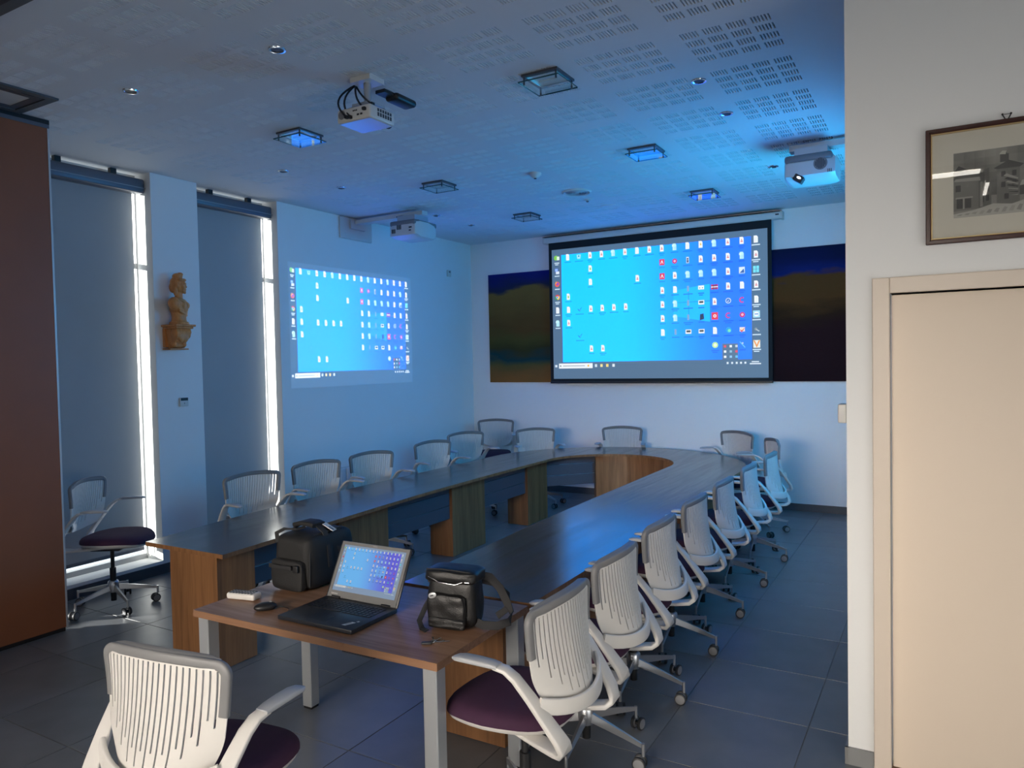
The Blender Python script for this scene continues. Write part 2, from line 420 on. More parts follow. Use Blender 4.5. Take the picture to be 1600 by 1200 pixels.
# ---- windows (frame + pane) and roller blinds
for n, (a, c) in enumerate(WIN):
    fr = MB(); X0, X1 = XL-.27, XL-.215; t = .045
    fr.b2((X0, a, SILL), (X1, a+t, ZC)).b2((X0, c-.012, SILL), (X1, c, ZC)).b2((X0, a+t, SILL), (X1, c-.012, SILL+.045)).b2((X0, a+t, ZC-t), (X1, c-.012, ZC)).b2((X0, a+t, 2.68), (X1, c-.012, 2.72))
    wnd = struct(fr.build('window_%d' % (n+1), 'frame_alu'), ['tall narrow window hidden behind the brown partition', 'tall narrow window left of the pillar with the bust', 'tall narrow window right of the pillar with the bust'][n])
    MB().b2((X0+.02, a+t, SILL+.045), (X0+.026, c-.012, 2.68)).build('pane', 'pane', wnd)
    MB().b2((X0+.02, a+t, 2.72), (X0+.026, c-.012, ZC-t)).build('pane', 'pane', wnd)
    lab = ['grey roller blind behind the brown partition', 'grey roller blind lowered beside the brown partition', 'grey roller blind lowered right of the carved bust'][n]
    rb = thing('roller_blind', lab, 'blind', (XL-.165, (a+c)/2, SILL), 0, 'roller blinds on the tall windows')
    w_ = c-a; yl, yr = -w_/2+.004, w_/2-.066
    ztop = ZC-SILL
    MB().b2((-.0012, yl, .10), (.0012, yr, ztop-.11)).build('blind_fabric', 'blind', rb)
    MB().rbox((0, (yl+yr)/2, .108), (.016, yr-yl, .03), .005).build('bottom_bar', 'cassette', rb)
    cs = MB(); cs.rbox((.045, 0, ztop-.115), (.115, w_-.01, .125), .02)
    cs.build('cassette', 'cassette', rb, smooth=40)
    MB().b2((.10, -w_/2+.005, ztop-.135), (.106, w_/2-.005, ztop-.129)).build('cassette_lip', 'frame_alu', rb)
    for s in (-.28, .2):
        MB().b2((.02, s*w_, ztop-.055), (.06, s*w_+.05, ztop-.002)).build('ceiling_bracket', 'black', rb)
    ch = MB(); zz = .06
    ch.tube([(.02, w_/2-.05, .1), (.022, w_/2-.045, .05), (.024, w_/2-.03, .02), (.022, w_/2-.02, .05), (.02, w_/2-.025, .12)], .004, 6)
    ch.build('bead_chain', 'offwhite', rb)
# window behind the viewer that lets the daylight in
fr = MB()
for x in (-3.95, -2.6, -1.25, .09): fr.b2((x, YB-.12, 1.52), (x+.06, YB-.06, 2.48))
fr.b2((-3.95, YB-.12, 1.52), (.15, YB-.06, 1.58)).b2((-3.95, YB-.12, 2.42), (.15, YB-.06, 2.48))
wb = struct(fr.build('window_4', 'frame_alu'), 'wide daylight window behind the viewer')
MB().b2((-3.91, YB-.1, 1.56), (.11, YB-.094, 2.44)).build('pane', 'pane', wb)

fr = MB().b2((XS+.06, SY0, .2), (XS+.12, SY1, .26)).b2((XS+.06, SY0, 1.84), (XS+.12, SY1, 1.9))  # frame and pane added around the side fill light
for y in (SY0, 1.17, SY1-.06): fr.b2((XS+.06, y, .26), (XS+.12, y+.06, 1.84))
ws = struct(fr.build('window_5', 'frame_alu'), 'added window around the fill light in the side wall near the viewer')
MB().b2((XS+.09, SY0+.04, .24), (XS+.096, SY1-.04, 1.86)).build('pane', 'pane', ws)
# ---- door and its frame
fr = MB(); t = .066
fr.b2((DX0-t, YN-.02, 0), (DX0, YN+.11, DZ+t)).b2((DX1, YN-.02, 0), (DX1+t, YN+.11, DZ+t)).b2((DX0, YN-.02, DZ), (DX1, YN+.11, DZ+t))
o = struct(bevel(fr.build('trim_1', 'door_frame'), .004), 'cream door frame'); 
d = MB().b2((DX0+.004, YN+.045, .008), (DX1-.004, YN+.085, DZ-.004))
dr = struct(bevel(d.build('door_1', 'door'), .003), 'cream flush door at the right edge')
hd = MB().cyl((DX1-.09, YN+.045, 1.02), (DX1-.09, YN-.012, 1.02), .011).cyl((DX1-.09, YN-.012, 1.02), (DX1-.22, YN-.012, 1.02), .010).cyl((DX1-.09, YN+.045, 1.02), (DX1-.09, YN+.037, 1.02), .026)
hd.build('door_handle', 'chrome', dr, smooth=40)
MB().b2((DX0, YN+.03, 0), (DX1, YN+.12, .007)).build('threshold', 'desk', dr)

# ---- folding partition panel at the left, its ceiling track, ceiling grille
pt = thing('folding_partition', 'brown laminate folding partition panel at the left edge', 'partition', (-5.27, 1.8, 0))
MB().b2((-.036, -1.1, .03), (.045, 1.0, ZC-.055)).build('panel', 'partition', pt)
MB().b2((-.04, 1.0, .02), (.048, 1.012, ZC-.045)).build('edge_profile', 'partition_edge', pt)
MB().b2((-.036, -1.1, ZC-.055), (.05, 1.012, ZC-.03)).build('top_rail', 'cassette', pt)
MB().b2((-.02, -1.1, ZC-.03), (.052, 1.012, ZC-.0005)).build('top_seal', 'black', pt)
MB().b2((-.02, -1.1, .001), (.035, 1.0, .03)).build('bottom_seal', 'black', pt)
tr = MB().b2((-5.0, 1.72, ZC-.018), (XS-.1, 1.86, ZC-.0005))
tk = tag(tr.build('partition_track', 'hatch'), 'dark ceiling track at the upper left corner', 'track')
MB().b2((-5.0, 1.775, ZC-.0195), (XS-.1, 1.805, ZC-.018)).build('slot', 'black', tk)
hx0, hx1, hy0, hy1 = -5.205, -4.746, 1.95, 2.622
gr = thing('ceiling_grille', 'dark framed ceiling grille above the brown partition', 'grille', (hx0, hy0, ZC))
W_, H_ = hx1-hx0, hy1-hy0
def ring(b, x0, y0, x1, y1, t, z0, z1):
    b.b2((x0, y0, z0), (x1, y0+t, z1)).b2((x0, y1-t, z0), (x1, y1, z1)).b2((x0, y0+t, z0), (x0+t, y1-t, z1)).b2((x1-t, y0+t, z0), (x1, y1-t, z1)); return b
ring(MB(), 0, 0, W_, H_, .052, -.012, -.0005).build('outer_frame', 'hatch', gr)
ring(MB(), .052, .052, W_-.052, H_-.052, .012, -.006, -.0005).build('gap', 'black', gr)
ring(MB(), .064, .064, W_-.064, H_-.064, .045, -.010, -.0005).build('inner_frame', 'lampdark', gr)
MB().b2((.109, .109, -.007), (W_-.109, H_-.109, -.0005)).build('return_panel', 'offwhite', gr)

# ---- fluorescent fittings of the adjoining space (seen mirrored in the print's glass)
for k, (x, y, L, ang, wd) in enumerate(((-.42, -.92, 1.5, 0, .10), (.37, -1.75, .8, PI/2, .03))):
    ft = thing('fluorescent_fitting', ['ceiling strip light running across behind the viewer', 'ceiling strip light running lengthwise behind the viewer'][k], 'ceiling light', (x, y, ZC), ang)
    MB().rbox((0, 0, -.03), (L, wd+.03, .058), .008).build('housing', 'offwhite', ft)
    MB().rbox((0, 0, -.072), (L-.08, wd, .024), .010).build('luminous_diffuser', 'tube', ft, smooth=40)
    for s in (-1, 1): MB().b2((s*(L/2-.03)-.015, -.02, -.09), (s*(L/2-.03)+.015, .02, -.058)).build('lamp_holder', 'offwhite', ft)
# ================================================================== DESKTOP PICTURE (unit square, x right, z up, faces -y)
WH = (1., 1., 1.)
def desktop_quads(cyan, blue, bg, white=1., asp=1.6, halo=None):
    q = []
    lay = [0]
    def rect(u0, v0, u1, v1, col, L):
        y = -.0006*L
        q.append(([(u0, y, v0), (u1, y, v0), (u1, y, v1), (u0, y, v1)], col))
    def disc(u, v, r, col, L, n=10):
        q.append(([(u+r*math.cos(2*PI*i/n), -.0006*L, v+r*asp*math.sin(2*PI*i/n)) for i in range(n)], col))
    def poly(pts, col, L): q.append(([(u, -.0006*L, v) for u, v in pts], col))
    W = lambda r, g, b: tuple(c*white for c in srgb(r, g, b))
    rect(0, 0, 1, 1, bg, 0)
    # wallpaper with its light to blue sweep
    u0, u1, v0, v1 = .051, .933, .128, .955; nu, nv = 12, 6
    def wc(u, v):
        s = (u-u0)/(u1-u0); k = min(1, max(0, (s-.30)/.62)); k = k*k*(3-2*k)
        k = min(1, max(0, k+.10*(v-.5)))
        return tuple(cyan[i]*(1-k)+blue[i]*k for i in range(3))
    for i in range(nu):
        for j in range(nv):
            a, c = u0+(u1-u0)*i/nu, u0+(u1-u0)*(i+1)/nu; d, e = v0+(v1-v0)*j/nv, v0+(v1-v0)*(j+1)/nv
            q.append(([(a, -.0006, d), (c, -.0006, d), (c, -.0006, e), (a, -.0006, e)], [wc(a, d), wc(c, d), wc(c, e), wc(a, e)]))
    # the lit window pane motif
    lp = tuple(.72*x+.28*y for x, y in zip(cyan, blue))
    for p in ([(.598, .540), (.664, .540), (.664, .637), (.598, .623)], [(.668, .540), (.759, .540), (.759, .655), (.668, .638)],
              [(.598, .534), (.664, .534), (.664, .424), (.598, .442)], [(.668, .534), (.759, .534), (.759, .392), (.668, .420)]): poly(p, lp, 1.6)
    doc, pdfr, red, cyn = W(245, 248, 252), W(225, 40, 50), W(225, 45, 70), W(170, 235, 250)
    def icon(c, r, k, dark=None):
        u, v = .027+.0579*c, .934-.1007*r
        hw, hh = .0085, .024
        if k in 'dpwyg':
            col = {'w': W(190, 240, 250)}.get(k, doc)
            poly([(u-hw, v-hh), (u+hw, v-hh), (u+hw, v+hh*.55), (u+hw*.45, v+hh), (u-hw, v+hh)], col, 2)
            if k == 'p':
                rect(u-hw*.5, v-hh*.45, u+hw*.6, v-hh*.25, pdfr, 3); poly([(u-hw*.45, v-hh*.2), (u+hw*.45, v-hh*.2), (u, v+hh*.45)], W(190, 60, 60), 3)
                poly([(u-hw*.2, v-hh*.15), (u+hw*.2, v-hh*.15), (u, v+hh*.12)], doc, 4)
            elif k == 'w':
                rect(u-hw*1.3, v+hh*.1, u-hw*.2, v+hh*.7, W(215, 248, 255), 3)
                for t in range(3): rect(u-hw*.1, v-hh*(.7-.3*t), u+hw*.8, v-hh*(.62-.3*t), W(120, 190, 230), 3)
            elif k == 'y': poly([(u-hw*.4, v-hh*.3), (u+hw*.5, v-hh*.3), (u+hw*.2, v+hh*.4), (u-hw*.2, v+hh*.4)], W(230, 190, 30), 3)
            elif k == 'g': rect(u-hw*.35, v-hh*.5, u+hw*.45, v+hh*.3, W(150, 205, 90), 3)
            else:
                for t in range(3): rect(u-hw*.6, v-hh*(.6-.4*t), u+hw*.6, v-hh*(.52-.4*t), W(180, 205, 225), 3)
        elif k == 'r':
            rect(u-.012, v-.022, u+.012, v+.022, red, 2)
            for s in (-1, 1): poly([(u+s*.001, v+.014), (u+s*.007, v-.011), (u+s*.005, v-.013), (u-s*.001, v+.006)], doc, 3)
        elif k == 'G': disc(u-.004, v+.002, .012, W(130, 205, 60), 2); rect(u, v-.016, u+.014, v+.012, W(225, 245, 225), 3)
        elif k == 'M': rect(u-.012, v-.004, u+.006, v+.022, W(60, 90, 200), 2); rect(u-.006, v-.022, u+.012, v-.002, W(225, 235, 250), 3); rect(u-.010, v, u+.004, v+.019, W(150, 190, 250), 3)
        elif k == 'F': disc(u, v, .013, W(235, 90, 50), 2); disc(u+.002, v+.003, .007, W(150, 60, 190), 3); poly([(u-.013, v), (u-.006, v+.024), (u+.001, v+.01)], W(245, 160, 50), 3)
        elif k == 'C':
            for a0, col in ((90, W(220, 60, 50)), (210, W(60, 170, 85)), (330, W(245, 200, 60))):
                poly([(u, v)]+[(u+.013*math.cos(math.radians(a0-60+t*30)), v+.013*asp*math.sin(math.radians(a0-60+t*30))) for t in range(5)], col, 2)
            disc(u, v, .006, doc, 3); disc(u, v, .0045, W(70, 130, 235), 4)
        elif k == 'R': poly([(u-.008, v-.02), (u+.008, v-.02), (u+.011, v+.012), (u-.011, v+.012)], W(170, 235, 245), 2); disc(u, v, .004, W(40, 140, 200), 3)
        elif k == 'o': disc(u, v, .012, W(200, 30, 90), 2); disc(u, v, .006, W(245, 180, 205), 3)
        elif k == 'P': rect(u-.006, v-.022, u+.006, v+.022, W(220, 225, 230), 2); disc(u, v+.008, .004, W(60, 60, 80), 3); rect(u-.004, v-.018, u+.004, v, W(70, 90, 120), 3)
        elif k == 'i': rect(u-.012, v-.022, u+.012, v+.022, W(220, 235, 245), 2); poly([(u-.01, v-.018), (u+.01, v-.018), (u+.008, v+.01)], W(40, 90, 170), 3)
        elif k == 'X':
            for s in (0, 1):
                for t in (0, 1): rect(u-.012+s*.013, v-.022+t*.023, u-.001+s*.013, v-.001+t*.023, W(120, 225, 250), 2)
        elif k == 'x': rect(u-.005, v-.02, u+.005, v+.02, W(130, 165, 190), 2)
        elif k == 'b': rect(u-.013, v-.012, u+.013, v+.016, W(240, 248, 250), 2); rect(u-.008, v-.004, u-.004, v+.003, W(80, 100, 110), 3); rect(u+.004, v-.004, u+.008, v+.003, W(80, 100, 110), 3)
        elif k == 'B': rect(u-.013, v-.016, u+.013, v+.014, W(245, 245, 245), 2); rect(u-.009, v-.006, u+.009, v+.008, W(60, 70, 70), 3)
        elif k == 'f': rect(u-.015, v-.018, u+.015, v+.018, W(190, 40, 50), 2); rect(u-.015, v-.003, u+.015, v+.003, doc, 3); rect(u-.006, v-.018, u-.001, v+.018, W(60, 50, 130), 3); rect(u+.004, v-.018, u+.008, v+.018, W(60, 50, 130), 3)
        elif k == 's': poly([(u-.012, v+.006), (u-.002, v-.006), (u+.013, v+.018), (u, v-.018), (u-.006, v-.01)], W(30, 90, 170), 2); disc(u+.002, v-.006, .005, W(60, 180, 230), 3)
        elif k == 'k': disc(u, v, .012, W(235, 245, 250), 2); disc(u, v, .0095, W(40, 110, 200), 3); poly([(u-.005, v), (u-.001, v-.01), (u+.006, v+.012), (u-.001, v-.003)], doc, 4)
        elif k == 'K': poly([(u-.008, v-.026), (u+.012, v-.018), (u+.010, v+.022), (u-.006, v+.018)], W(40, 50, 75), 2)
        elif k == 'q': rect(u-.014, v-.026, u+.014, v+.026, W(230, 50, 60), 2); disc(u, v, .007, doc, 3); disc(u, v, .0035, W(230, 50, 60), 4)
        elif k == 'c':
            for t in range(8):
                a0 = 50+t*32; a1 = a0+32; P_ = lambda a, r_: (u+r_*math.cos(math.radians(a)), v+r_*asp*math.sin(math.radians(a)))
                poly([P_(a0, .013), P_(a1, .013), P_(a1, .007), P_(a0, .007)], W(215, 60, 80), 2)
        elif k == 'e': disc(u, v, .013, W(40, 160, 225), 2); disc(u+.003, v-.004, .007, W(120, 225, 190), 3)
        elif k == 'v': poly([(u-.012, v+.002), (u-.003, v-.022), (u+.014, v+.022), (u-.002, v-.006)], W(220, 90, 40), 3); rect(u-.012, v-.014, u+.010, v+.016, W(240, 225, 210), 2)
        elif k == 'T': rect(u-.014, v-.024, u+.014, v+.024, W(170, 225, 245), 2); disc(u, v, .0105, doc, 3); rect(u-.008, v-.003, u+.008, v+.003, W(20, 130, 215), 4)
        elif k == 'm': disc(u-.003, v, .006, W(140, 150, 155), 2); poly([(u, v), (u+.013, v-.014), (u+.009, v-.018), (u-.004, v-.004)], W(190, 200, 205), 3)
        elif k == 'V': poly([(u-.014, v+.024), (u-.008, v+.024), (u, v-.006), (u+.008, v+.024), (u+.014, v+.024), (u, v-.026)], W(240, 150, 40), 3); rect(u-.014, v-.026, u+.014, v+.026, W(235, 235, 225), 2)
        elif k == 'h': disc(u, v, .0135, W(190, 235, 120), 2); disc(u, v, .008, W(235, 250, 215), 3)
        elif k == 't': disc(u, v+.008, .004, W(205, 205, 210), 2); poly([(u-.01, v+.02), (u+.012, v-.02), (u+.009, v-.024), (u-.013, v+.016)], W(120, 200, 235), 3)
        # caption (unreadably small in the photograph): soft dashes
        tc = W(205, 225, 240) if (c in (0, 16)) else tuple(.55*x for x in wc(u, v))
        wd = .013+.004*((c*7+r*3) % 3)
        rect(u-wd, v-.042, u+wd, v-.034, tc, 2)
        if (c*5+r) % 3 == 0: rect(u-wd*.7, v-.054, u+wd*.6, v-.047, tc, 2)
    rows = ['GdRppwpdppwdywppd', 'M  g     roPpppwp', 'F  d   p rpwwwpiX', 'Cg       pdxbfpdp', 'ddsppppp pwxBpkcd'[:3]+'pppp  pwxBpkcd',
            'wp       pwxKqcoT', '  s      dxBBdevm', '   pp        h tV']
    for r, s in enumerate(rows):
        for c, k in enumerate(s[:17]):
            if k != ' ': icon(c, r, k)
    # task bar
    rect(.029, .08, .205, .118, W(240, 245, 248), 2); disc(.038, .099, .004, W(110, 120, 130), 3)
    rect(.05, .096, .165, .102, W(150, 160, 168), 3); disc(.183, .099, .005, W(240, 190, 60), 3)
    rect(.008, .09, .020, .108, W(220, 230, 240), 2)
    for u, col in ((.222, W(210, 225, 235)), (.25, W(245, 225, 150)), (.279, W(250, 220, 120)), (.31, W(225, 235, 240))): rect(u-.006, .088, u+.006, .110, col, 2)
    for u in (.832, .851, .870, .888, .906): rect(u-.004, .096, u+.004, .110, W(225, 235, 245), 2)
    rect(.932, .106, .962, .113, W(225, 235, 245), 2); rect(.924, .092, .970, .100, W(225, 235, 245), 2)
    # little tray pop-up
    rect(.809, .128, .877, .238, tuple(c*1.15 for c in bg), 5)
    tcol = [W(235, 80, 90), doc, W(210, 215, 220), doc, W(150, 190, 210), W(235, 70, 90), doc, W(150, 200, 235), W(100, 190, 235)]
    for k in range(9): rect(.817+(k % 3)*.024, .21-(k//3)*.036, .827+(k % 3)*.024, .226-(k//3)*.036, tcol[k], 6)
    return q
PROJ_S = 1.0
CY = (.0, .66, 2.4); BL = (.015, .20, 2.4)
CY2 = (.0, 1.2, 2.2); BL2 = (.02, .60, 2.2)
GREY = (.075, .145, .24)
M['proj_far'] = lit_image('projected_picture_screen', PROJ_S, .10)
M['proj_wall'] = lit_image('projected_picture_wall', PROJ_S, .80)
M['proj_wall2'] = lit_image('projected_picture_right_wall', 5.2, .80)
M['lap_img'] = lit_image('laptop_display', 1.0, .02, .3)

# ---- painting behind the screen: one long abstract landscape canvas
def painting_mat():
    m, t, b = nodes_of('abstract_landscape_paint')
    tc = t.nodes.new('ShaderNodeTexCoord'); sx = t.nodes.new('ShaderNodeSeparateXYZ')
    n = t.nodes.new('ShaderNodeTexNoise'); n.inputs['Scale'].default_value = 1.6; n.inputs['Detail'].default_value = 5
    mp = t.nodes.new('ShaderNodeMapping'); mp.inputs['Scale'].default_value = (.7, 1, 2.2)
    t.links.new(tc.outputs['Object'], mp.inputs['Vector']); t.links.new(mp.outputs['Vector'], n.inputs['Vector'])
    t.links.new(tc.outputs['Object'], sx.inputs[0])
    md = t.nodes.new('ShaderNodeMath'); md.operation = 'MULTIPLY_ADD'; md.inputs[1].default_value = .34; md.inputs[2].default_value = -.17
    t.links.new(n.outputs['Fac'], md.inputs[0])
    # height 0..1 of the canvas, disturbed
    hz = t.nodes.new('ShaderNodeMath'); hz.operation = 'MULTIPLY_ADD'; hz.inputs[1].default_value = 1/1.52
    t.links.new(sx.outputs['Z'], hz.inputs[0]); t.links.new(md.outputs[0], hz.inputs[2])
    def ramp(stops):
        r = t.nodes.new('ShaderNodeValToRGB'); e = r.color_ramp.elements
        e[0].position, e[0].color = stops[0][0], (*stops[0][1], 1); e[1].position, e[1].color = stops[-1][0], (*stops[-1][1], 1)
        for p, c in stops[1:-1]:
            k = e.new(p); k.color = (*c, 1)
        t.links.new(hz.outputs[0], r.inputs[0]); return r
    rl = ramp([(0, (.26, .11, .03)), (.10, (.20, .10, .03)), (.17, (.10, .09, .03)), (.22, (.012, .05, .06)), (.29, (.05, .045, .014)), (.42, (.09, .075, .02)), (.52, (.11, .060, .018)), (.82, (.20, .125, .034)), (.86, (.02, .025, .06)), (1, (.008, .014, .17))])
    rr = ramp([(0, (.020, .006, .008)), (.40, (.028, .008, .009)), (.50, (.035, .014, .006)), (.62, (.11, .042, .011)), (.78, (.11, .045, .012)), (.82, (.008, .016, .12)), (.92, (.006, .010, .06)), (1, (.006, .010, .045))])
    mx = t.nodes.new('ShaderNodeMix'); mx.data_type = 'RGBA'
    mr = t.nodes.new('ShaderNodeMapRange'); mr.inputs['From Min'].default_value = 1.4; mr.inputs['From Max'].default_value = 3.2
    t.links.new(sx.outputs['X'], mr.inputs['Value']); t.links.new(mr.outputs[0], mx.inputs[0])
    t.links.new(rl.outputs[0], mx.inputs[6]); t.links.new(rr.outputs[0], mx.inputs[7])
    t.links.new(mx.outputs[2], b.inputs['Base Color']); b.inputs['Roughness'].default_value = .8; b.inputs['Specular IOR Level'].default_value = .12
    n2 = t.nodes.new('ShaderNodeTexNoise'); n2.inputs['Scale'].default_value = 40; t.links.new(mp.outputs['Vector'], n2.inputs['Vector'])
    bp = t.nodes.new('ShaderNodeBump'); bp.inputs['Strength'].default_value = .4; bp.inputs['Distance'].default_value = .003
    t.links.new(n2.outputs['Fac'], bp.inputs['Height']); t.links.new(bp.outputs['Normal'], b.inputs['Normal'])
    return m
M['painting'] = painting_mat()
cv = MB().b2((0, -.03, 0), (4.98, 0, 1.525)).build('painting', 'painting', loc=(-5.595, YF-.003, 1.50))
tag(cv, 'long abstract landscape canvas in blue, ochre and brown behind the screen', 'painting')

# ---- projection screen
scx0, scx1, scz0, scz1, scy = -4.575, -1.70, 1.507, 3.369, YF-.12
ps = thing('projection_screen', 'large black-bordered projection screen on the far wall showing a computer desktop', 'projection screen', ((scx0+scx1)/2, scy, scz0))
hw = (scx1-scx0)/2; hh = scz1-scz0
MB().b2((-hw, 0, 0), (hw, .003, hh)).build('screen_fabric', 'rolled', ps)
MB().rbox((.018, .03, hh+.035), (2*hw+.20, .085, .085), .022).build('housing', 'offwhite', ps, smooth=40)
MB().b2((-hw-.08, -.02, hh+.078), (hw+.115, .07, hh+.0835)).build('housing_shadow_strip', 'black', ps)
MB().b2((hw+.045, -.0135, hh+.035), (hw+.085, -.0125, hh+.05)).build('maker_plate', 'black', ps)
MB().rbox((0, .002, -.008), (2*hw+.01, .022, .028), .006).build('bottom_bar', 'black', ps)
for s in (-1, 1): MB().b2((s*(hw+.09)-.012+.018, -.01, hh-.005), (s*(hw+.09)+.012+.018, .119, hh+.08)).build('end_bracket', 'offwhite', ps)
q = desktop_quads(CY, BL, GREY, 1.0)
im = cmesh('projected_desktop', q, 'proj_far', ps); im.scale = (2.784, 1, 1.723); im.location = (-4.529-(scx0+scx1)/2, -.002, 1.547-scz0)
im['label'] = 'projected computer desktop'
# ---- pictures thrown straight onto the side walls
im = cmesh('projected_picture', desktop_quads((.0, .44, 2.3), (.01, .11, 2.3), tuple(c*.3 for c in GREY), 1.0), 'proj_wall'); im.scale = (2.06, 1, 1.33)
im.rotation_euler = (0, 0, PI/2); im.location = (XL+.0015, 5.535, 1.555)
tag(im, 'computer desktop projected onto the bare left wall between window and corner', 'projection')
im = cmesh('projected_picture', desktop_quads(CY2, BL2, tuple(c*.3 for c in GREY), .6), 'proj_wall2'); im.scale = (2.06, 1, 1.33)
im.rotation_euler = (0, 0, -PI/2); im.location = (XR-.0015, 7.4, 1.555)
tag(im, 'computer desktop projected onto the right wall, out of sight behind the wall end', 'projection')

# ---- ceiling projector for the far screen
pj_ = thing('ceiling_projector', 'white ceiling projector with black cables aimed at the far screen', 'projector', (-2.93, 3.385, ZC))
body = MB().rbox((0, 0, -.245), (.25, .225, .08), .014)
bo = body.build('body', 'proj_white', pj_, smooth=40)
MB().b2((-.115, -.10, -.2862), (.115, .10, -.2852)).build('glossy_underside', 'proj_bottom', bo)
v = MB()
for k in range(6):
    for r in range(2): v.b2((.1246, -.045+k*.022, -.235-r*.027), (.1262, -.045+k*.022+.015, -.218-r*.022))
v.build('side_vents', 'dark', bo)
v = MB().cyl((-.085, -.1115, -.24), (-.085, -.1135, -.24), .026, n=18)
v.build('rear_grille', 'grey_rubber', bo, smooth=40)
v = MB()
for x, z, a, c in ((.03, -.262, .016, .01), (.055, -.262, .016, .01), (.0, -.235, .008, .008), (.012, -.235, .008, .008), (.024, -.235, .008, .008)): v.b2((x, -.114, z), (x+a, -.112, z+c))
v.build('sockets', 'black', bo)
MB().cyl((.06, .112, -.245), (.06, .135, -.245), .033, .036, 20).build('lens', 'black', bo, smooth=40)
MB().b2((-.09, -.03, -.03), (.06, .10, -.0005)).build('ceiling_plate', 'proj_white', pj_)
mm = MB().cyl((-.01, .03, -.03), (-.01, .03, -.16), .022).b2((-.07, -.04, -.175), (.07, .09, -.16))
for sx in (-1, 1):
    for sy_ in (-1, 1): mm.cyl((sx*.06, .025+sy_*.055, -.17), (sx*.085, .02+sy_*.075, -.205), .007, n=8)
mm.build('mount', 'alu', pj_, smooth=40)
MB().rbox((.05, .27, -.075), (.10, .20, .045), .02).b2((.0, .09, -.075), (.07, .19, -.055)).build('black_rounded_box', 'black', pj_, smooth=40)  # black rounded box on a short plate beside the mount
def arc(a, c, sag, n=9, d=(0, 0, -1)):
    a, c, d = Vector(a), Vector(c), Vector(d)
    return [a.lerp(c, i/(n-1))+d*sag*4*(i/(n-1))*(1-i/(n-1)) for i in range(n)]
for k, (e, sg, dd) in enumerate((((-.04, -.118, -.262), .07, (-.8, -.7, 0)), ((-.015, -.118, -.265), .05, (-.8, -.6, 0)), ((.09, -.115, -.235), .03, (-.3, -.6, -.4)), ((.09, -.05, -.19), .02, (0, -.6, -.6)))):
    c_ = MB().tube(arc((-.135, .07, -.002), e, sg, 11, dd), .006, 8); c_.rbox(e, (.022, .03, .018), .004); c_.build('cable', 'black', pj_, smooth=50)
def ust(name, label, loc, rz, off=0.):
    """short-throw wall projector: local +y points away from the wall, x along the wall"""
    p = thing(name, label, 'projector', loc, rz)
    MB().rbox((0, .012, -.125), (.54, .024, .25), .012).build('wall_plate', 'proj_white', p, smooth=40)
    a = MB().b2((-.05, .02, -.07), (.05, .95+off, -.025)).b2((-.12, .03, -.13), (.12, .05, -.03))
    a.build('arm', 'proj_white', p)
    MB().b2((-.12, .66, -.14), (.12, .90, -.07)).build('tilt_plate', 'alu', p, loc=(0, off, 0))
    # body: hump-backed shell
    prof = [(-.20, -.30), (-.20, -.20), (-.17, -.165), (-.05, -.14), (.12, -.14), (.20, -.155), (.20, -.30), (.12, -.325), (-.15, -.325)]
    b_ = MB(); n = len(prof)
    ys = [.60, .625, .66, .93, .955, .965]; sc = [.86, .95, 1, 1, .95, .86]
    vs = []
    for y, s in zip(ys, sc): vs += [(x*s, y, -.235+(z+.235)*s) for x, z in prof]
    fs = [tuple(range(n-1, -1, -1)), tuple(range((len(ys)-1)*n, len(ys)*n))]
    for j in range(len(ys)-1): fs += [(j*n+i, j*n+(i+1) % n, (j+1)*n+(i+1) % n, (j+1)*n+i) for i in range(n)]
    b_.add(vs, fs); bo = b_.build('body', 'proj_white', p, smooth=35, loc=(0, off, 0))
    MB().rbox((0, .79, -.166), (.408, .345, .058), .02).build('top_shade_band', 'grey_rubber', bo, smooth=40)  # dark grey band puts shade on the upper body into the colour
    return p, bo
# left unit: above the picture on the left wall
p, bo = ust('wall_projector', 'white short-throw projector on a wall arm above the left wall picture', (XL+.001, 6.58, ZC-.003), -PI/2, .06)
# local x -> world -Y ; side facing the viewer (world -Y) is local +x
v = MB()
for k in range(5):
    v.b2((.1995, .645+k*.011, -.27), (.2012, .652+k*.011, -.225)); v.b2((.1995, .715+k*.013, -.235), (.2012, .724+k*.013, -.175))
v.build('side_grilles', 'dark', bo)
MB().b2((.1995, .88, -.23), (.2012, .92, -.215)).b2((.1995, .88, -.26), (.2012, .91, -.248)).build('control_marks', 'dark', bo)
MB().tube(arc((.05, .60, -.06), (.06, .93, -.15), .05, 11, (0, .2, .6)), .009).build('cable', 'black', p, smooth=50, loc=(0, .06, 0))
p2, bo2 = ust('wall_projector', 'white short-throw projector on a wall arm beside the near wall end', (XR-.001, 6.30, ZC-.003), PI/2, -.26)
# local x -> world +Y, so the side facing the viewer is local -x
v = MB().cyl((-.1995, .70, -.225), (-.2012, .70, -.225), .05, n=24).build('round_fan_grille', 'grey_rubber', bo2, smooth=40)
v2 = MB()
for k in range(7): v2.b2((-.2022, .665+k*.011, -.225-.042*math.sin(PI*(k+1)/8)), (-.2013, .671+k*.011, -.225+.042*math.sin(PI*(k+1)/8)))
v2.build('grille_slots', 'dark', bo2)
Rl = Matrix.Rotation(.6, 3, 'X')
MB().rbox((-.17, .86, -.318), (.07, .075, .05), .006, Rl).build('lens_window', 'black', bo2)
MB().sphere((-.206, .855, -.315), (.006, .016, .008), Rl, 12, 8).build('lit_lens', 'lensglow', bo2, smooth=60)
v = MB()
for k in range(3): v.b2((-.2016, .62+k*.012, -.30), (-.1995, .625+k*.012, -.275))
v.build('vent_marks', 'dark', bo2)
cb_ = MB().tube(arc((-.06, .80, -.13), (-.10, .90, -.17), .07, 11, (-.2, .4, .6)), .008).tube(arc((-.08, .84, -.12), (-.12, .93, -.18), .05, 11, (-.5, .5, .3)), .006)
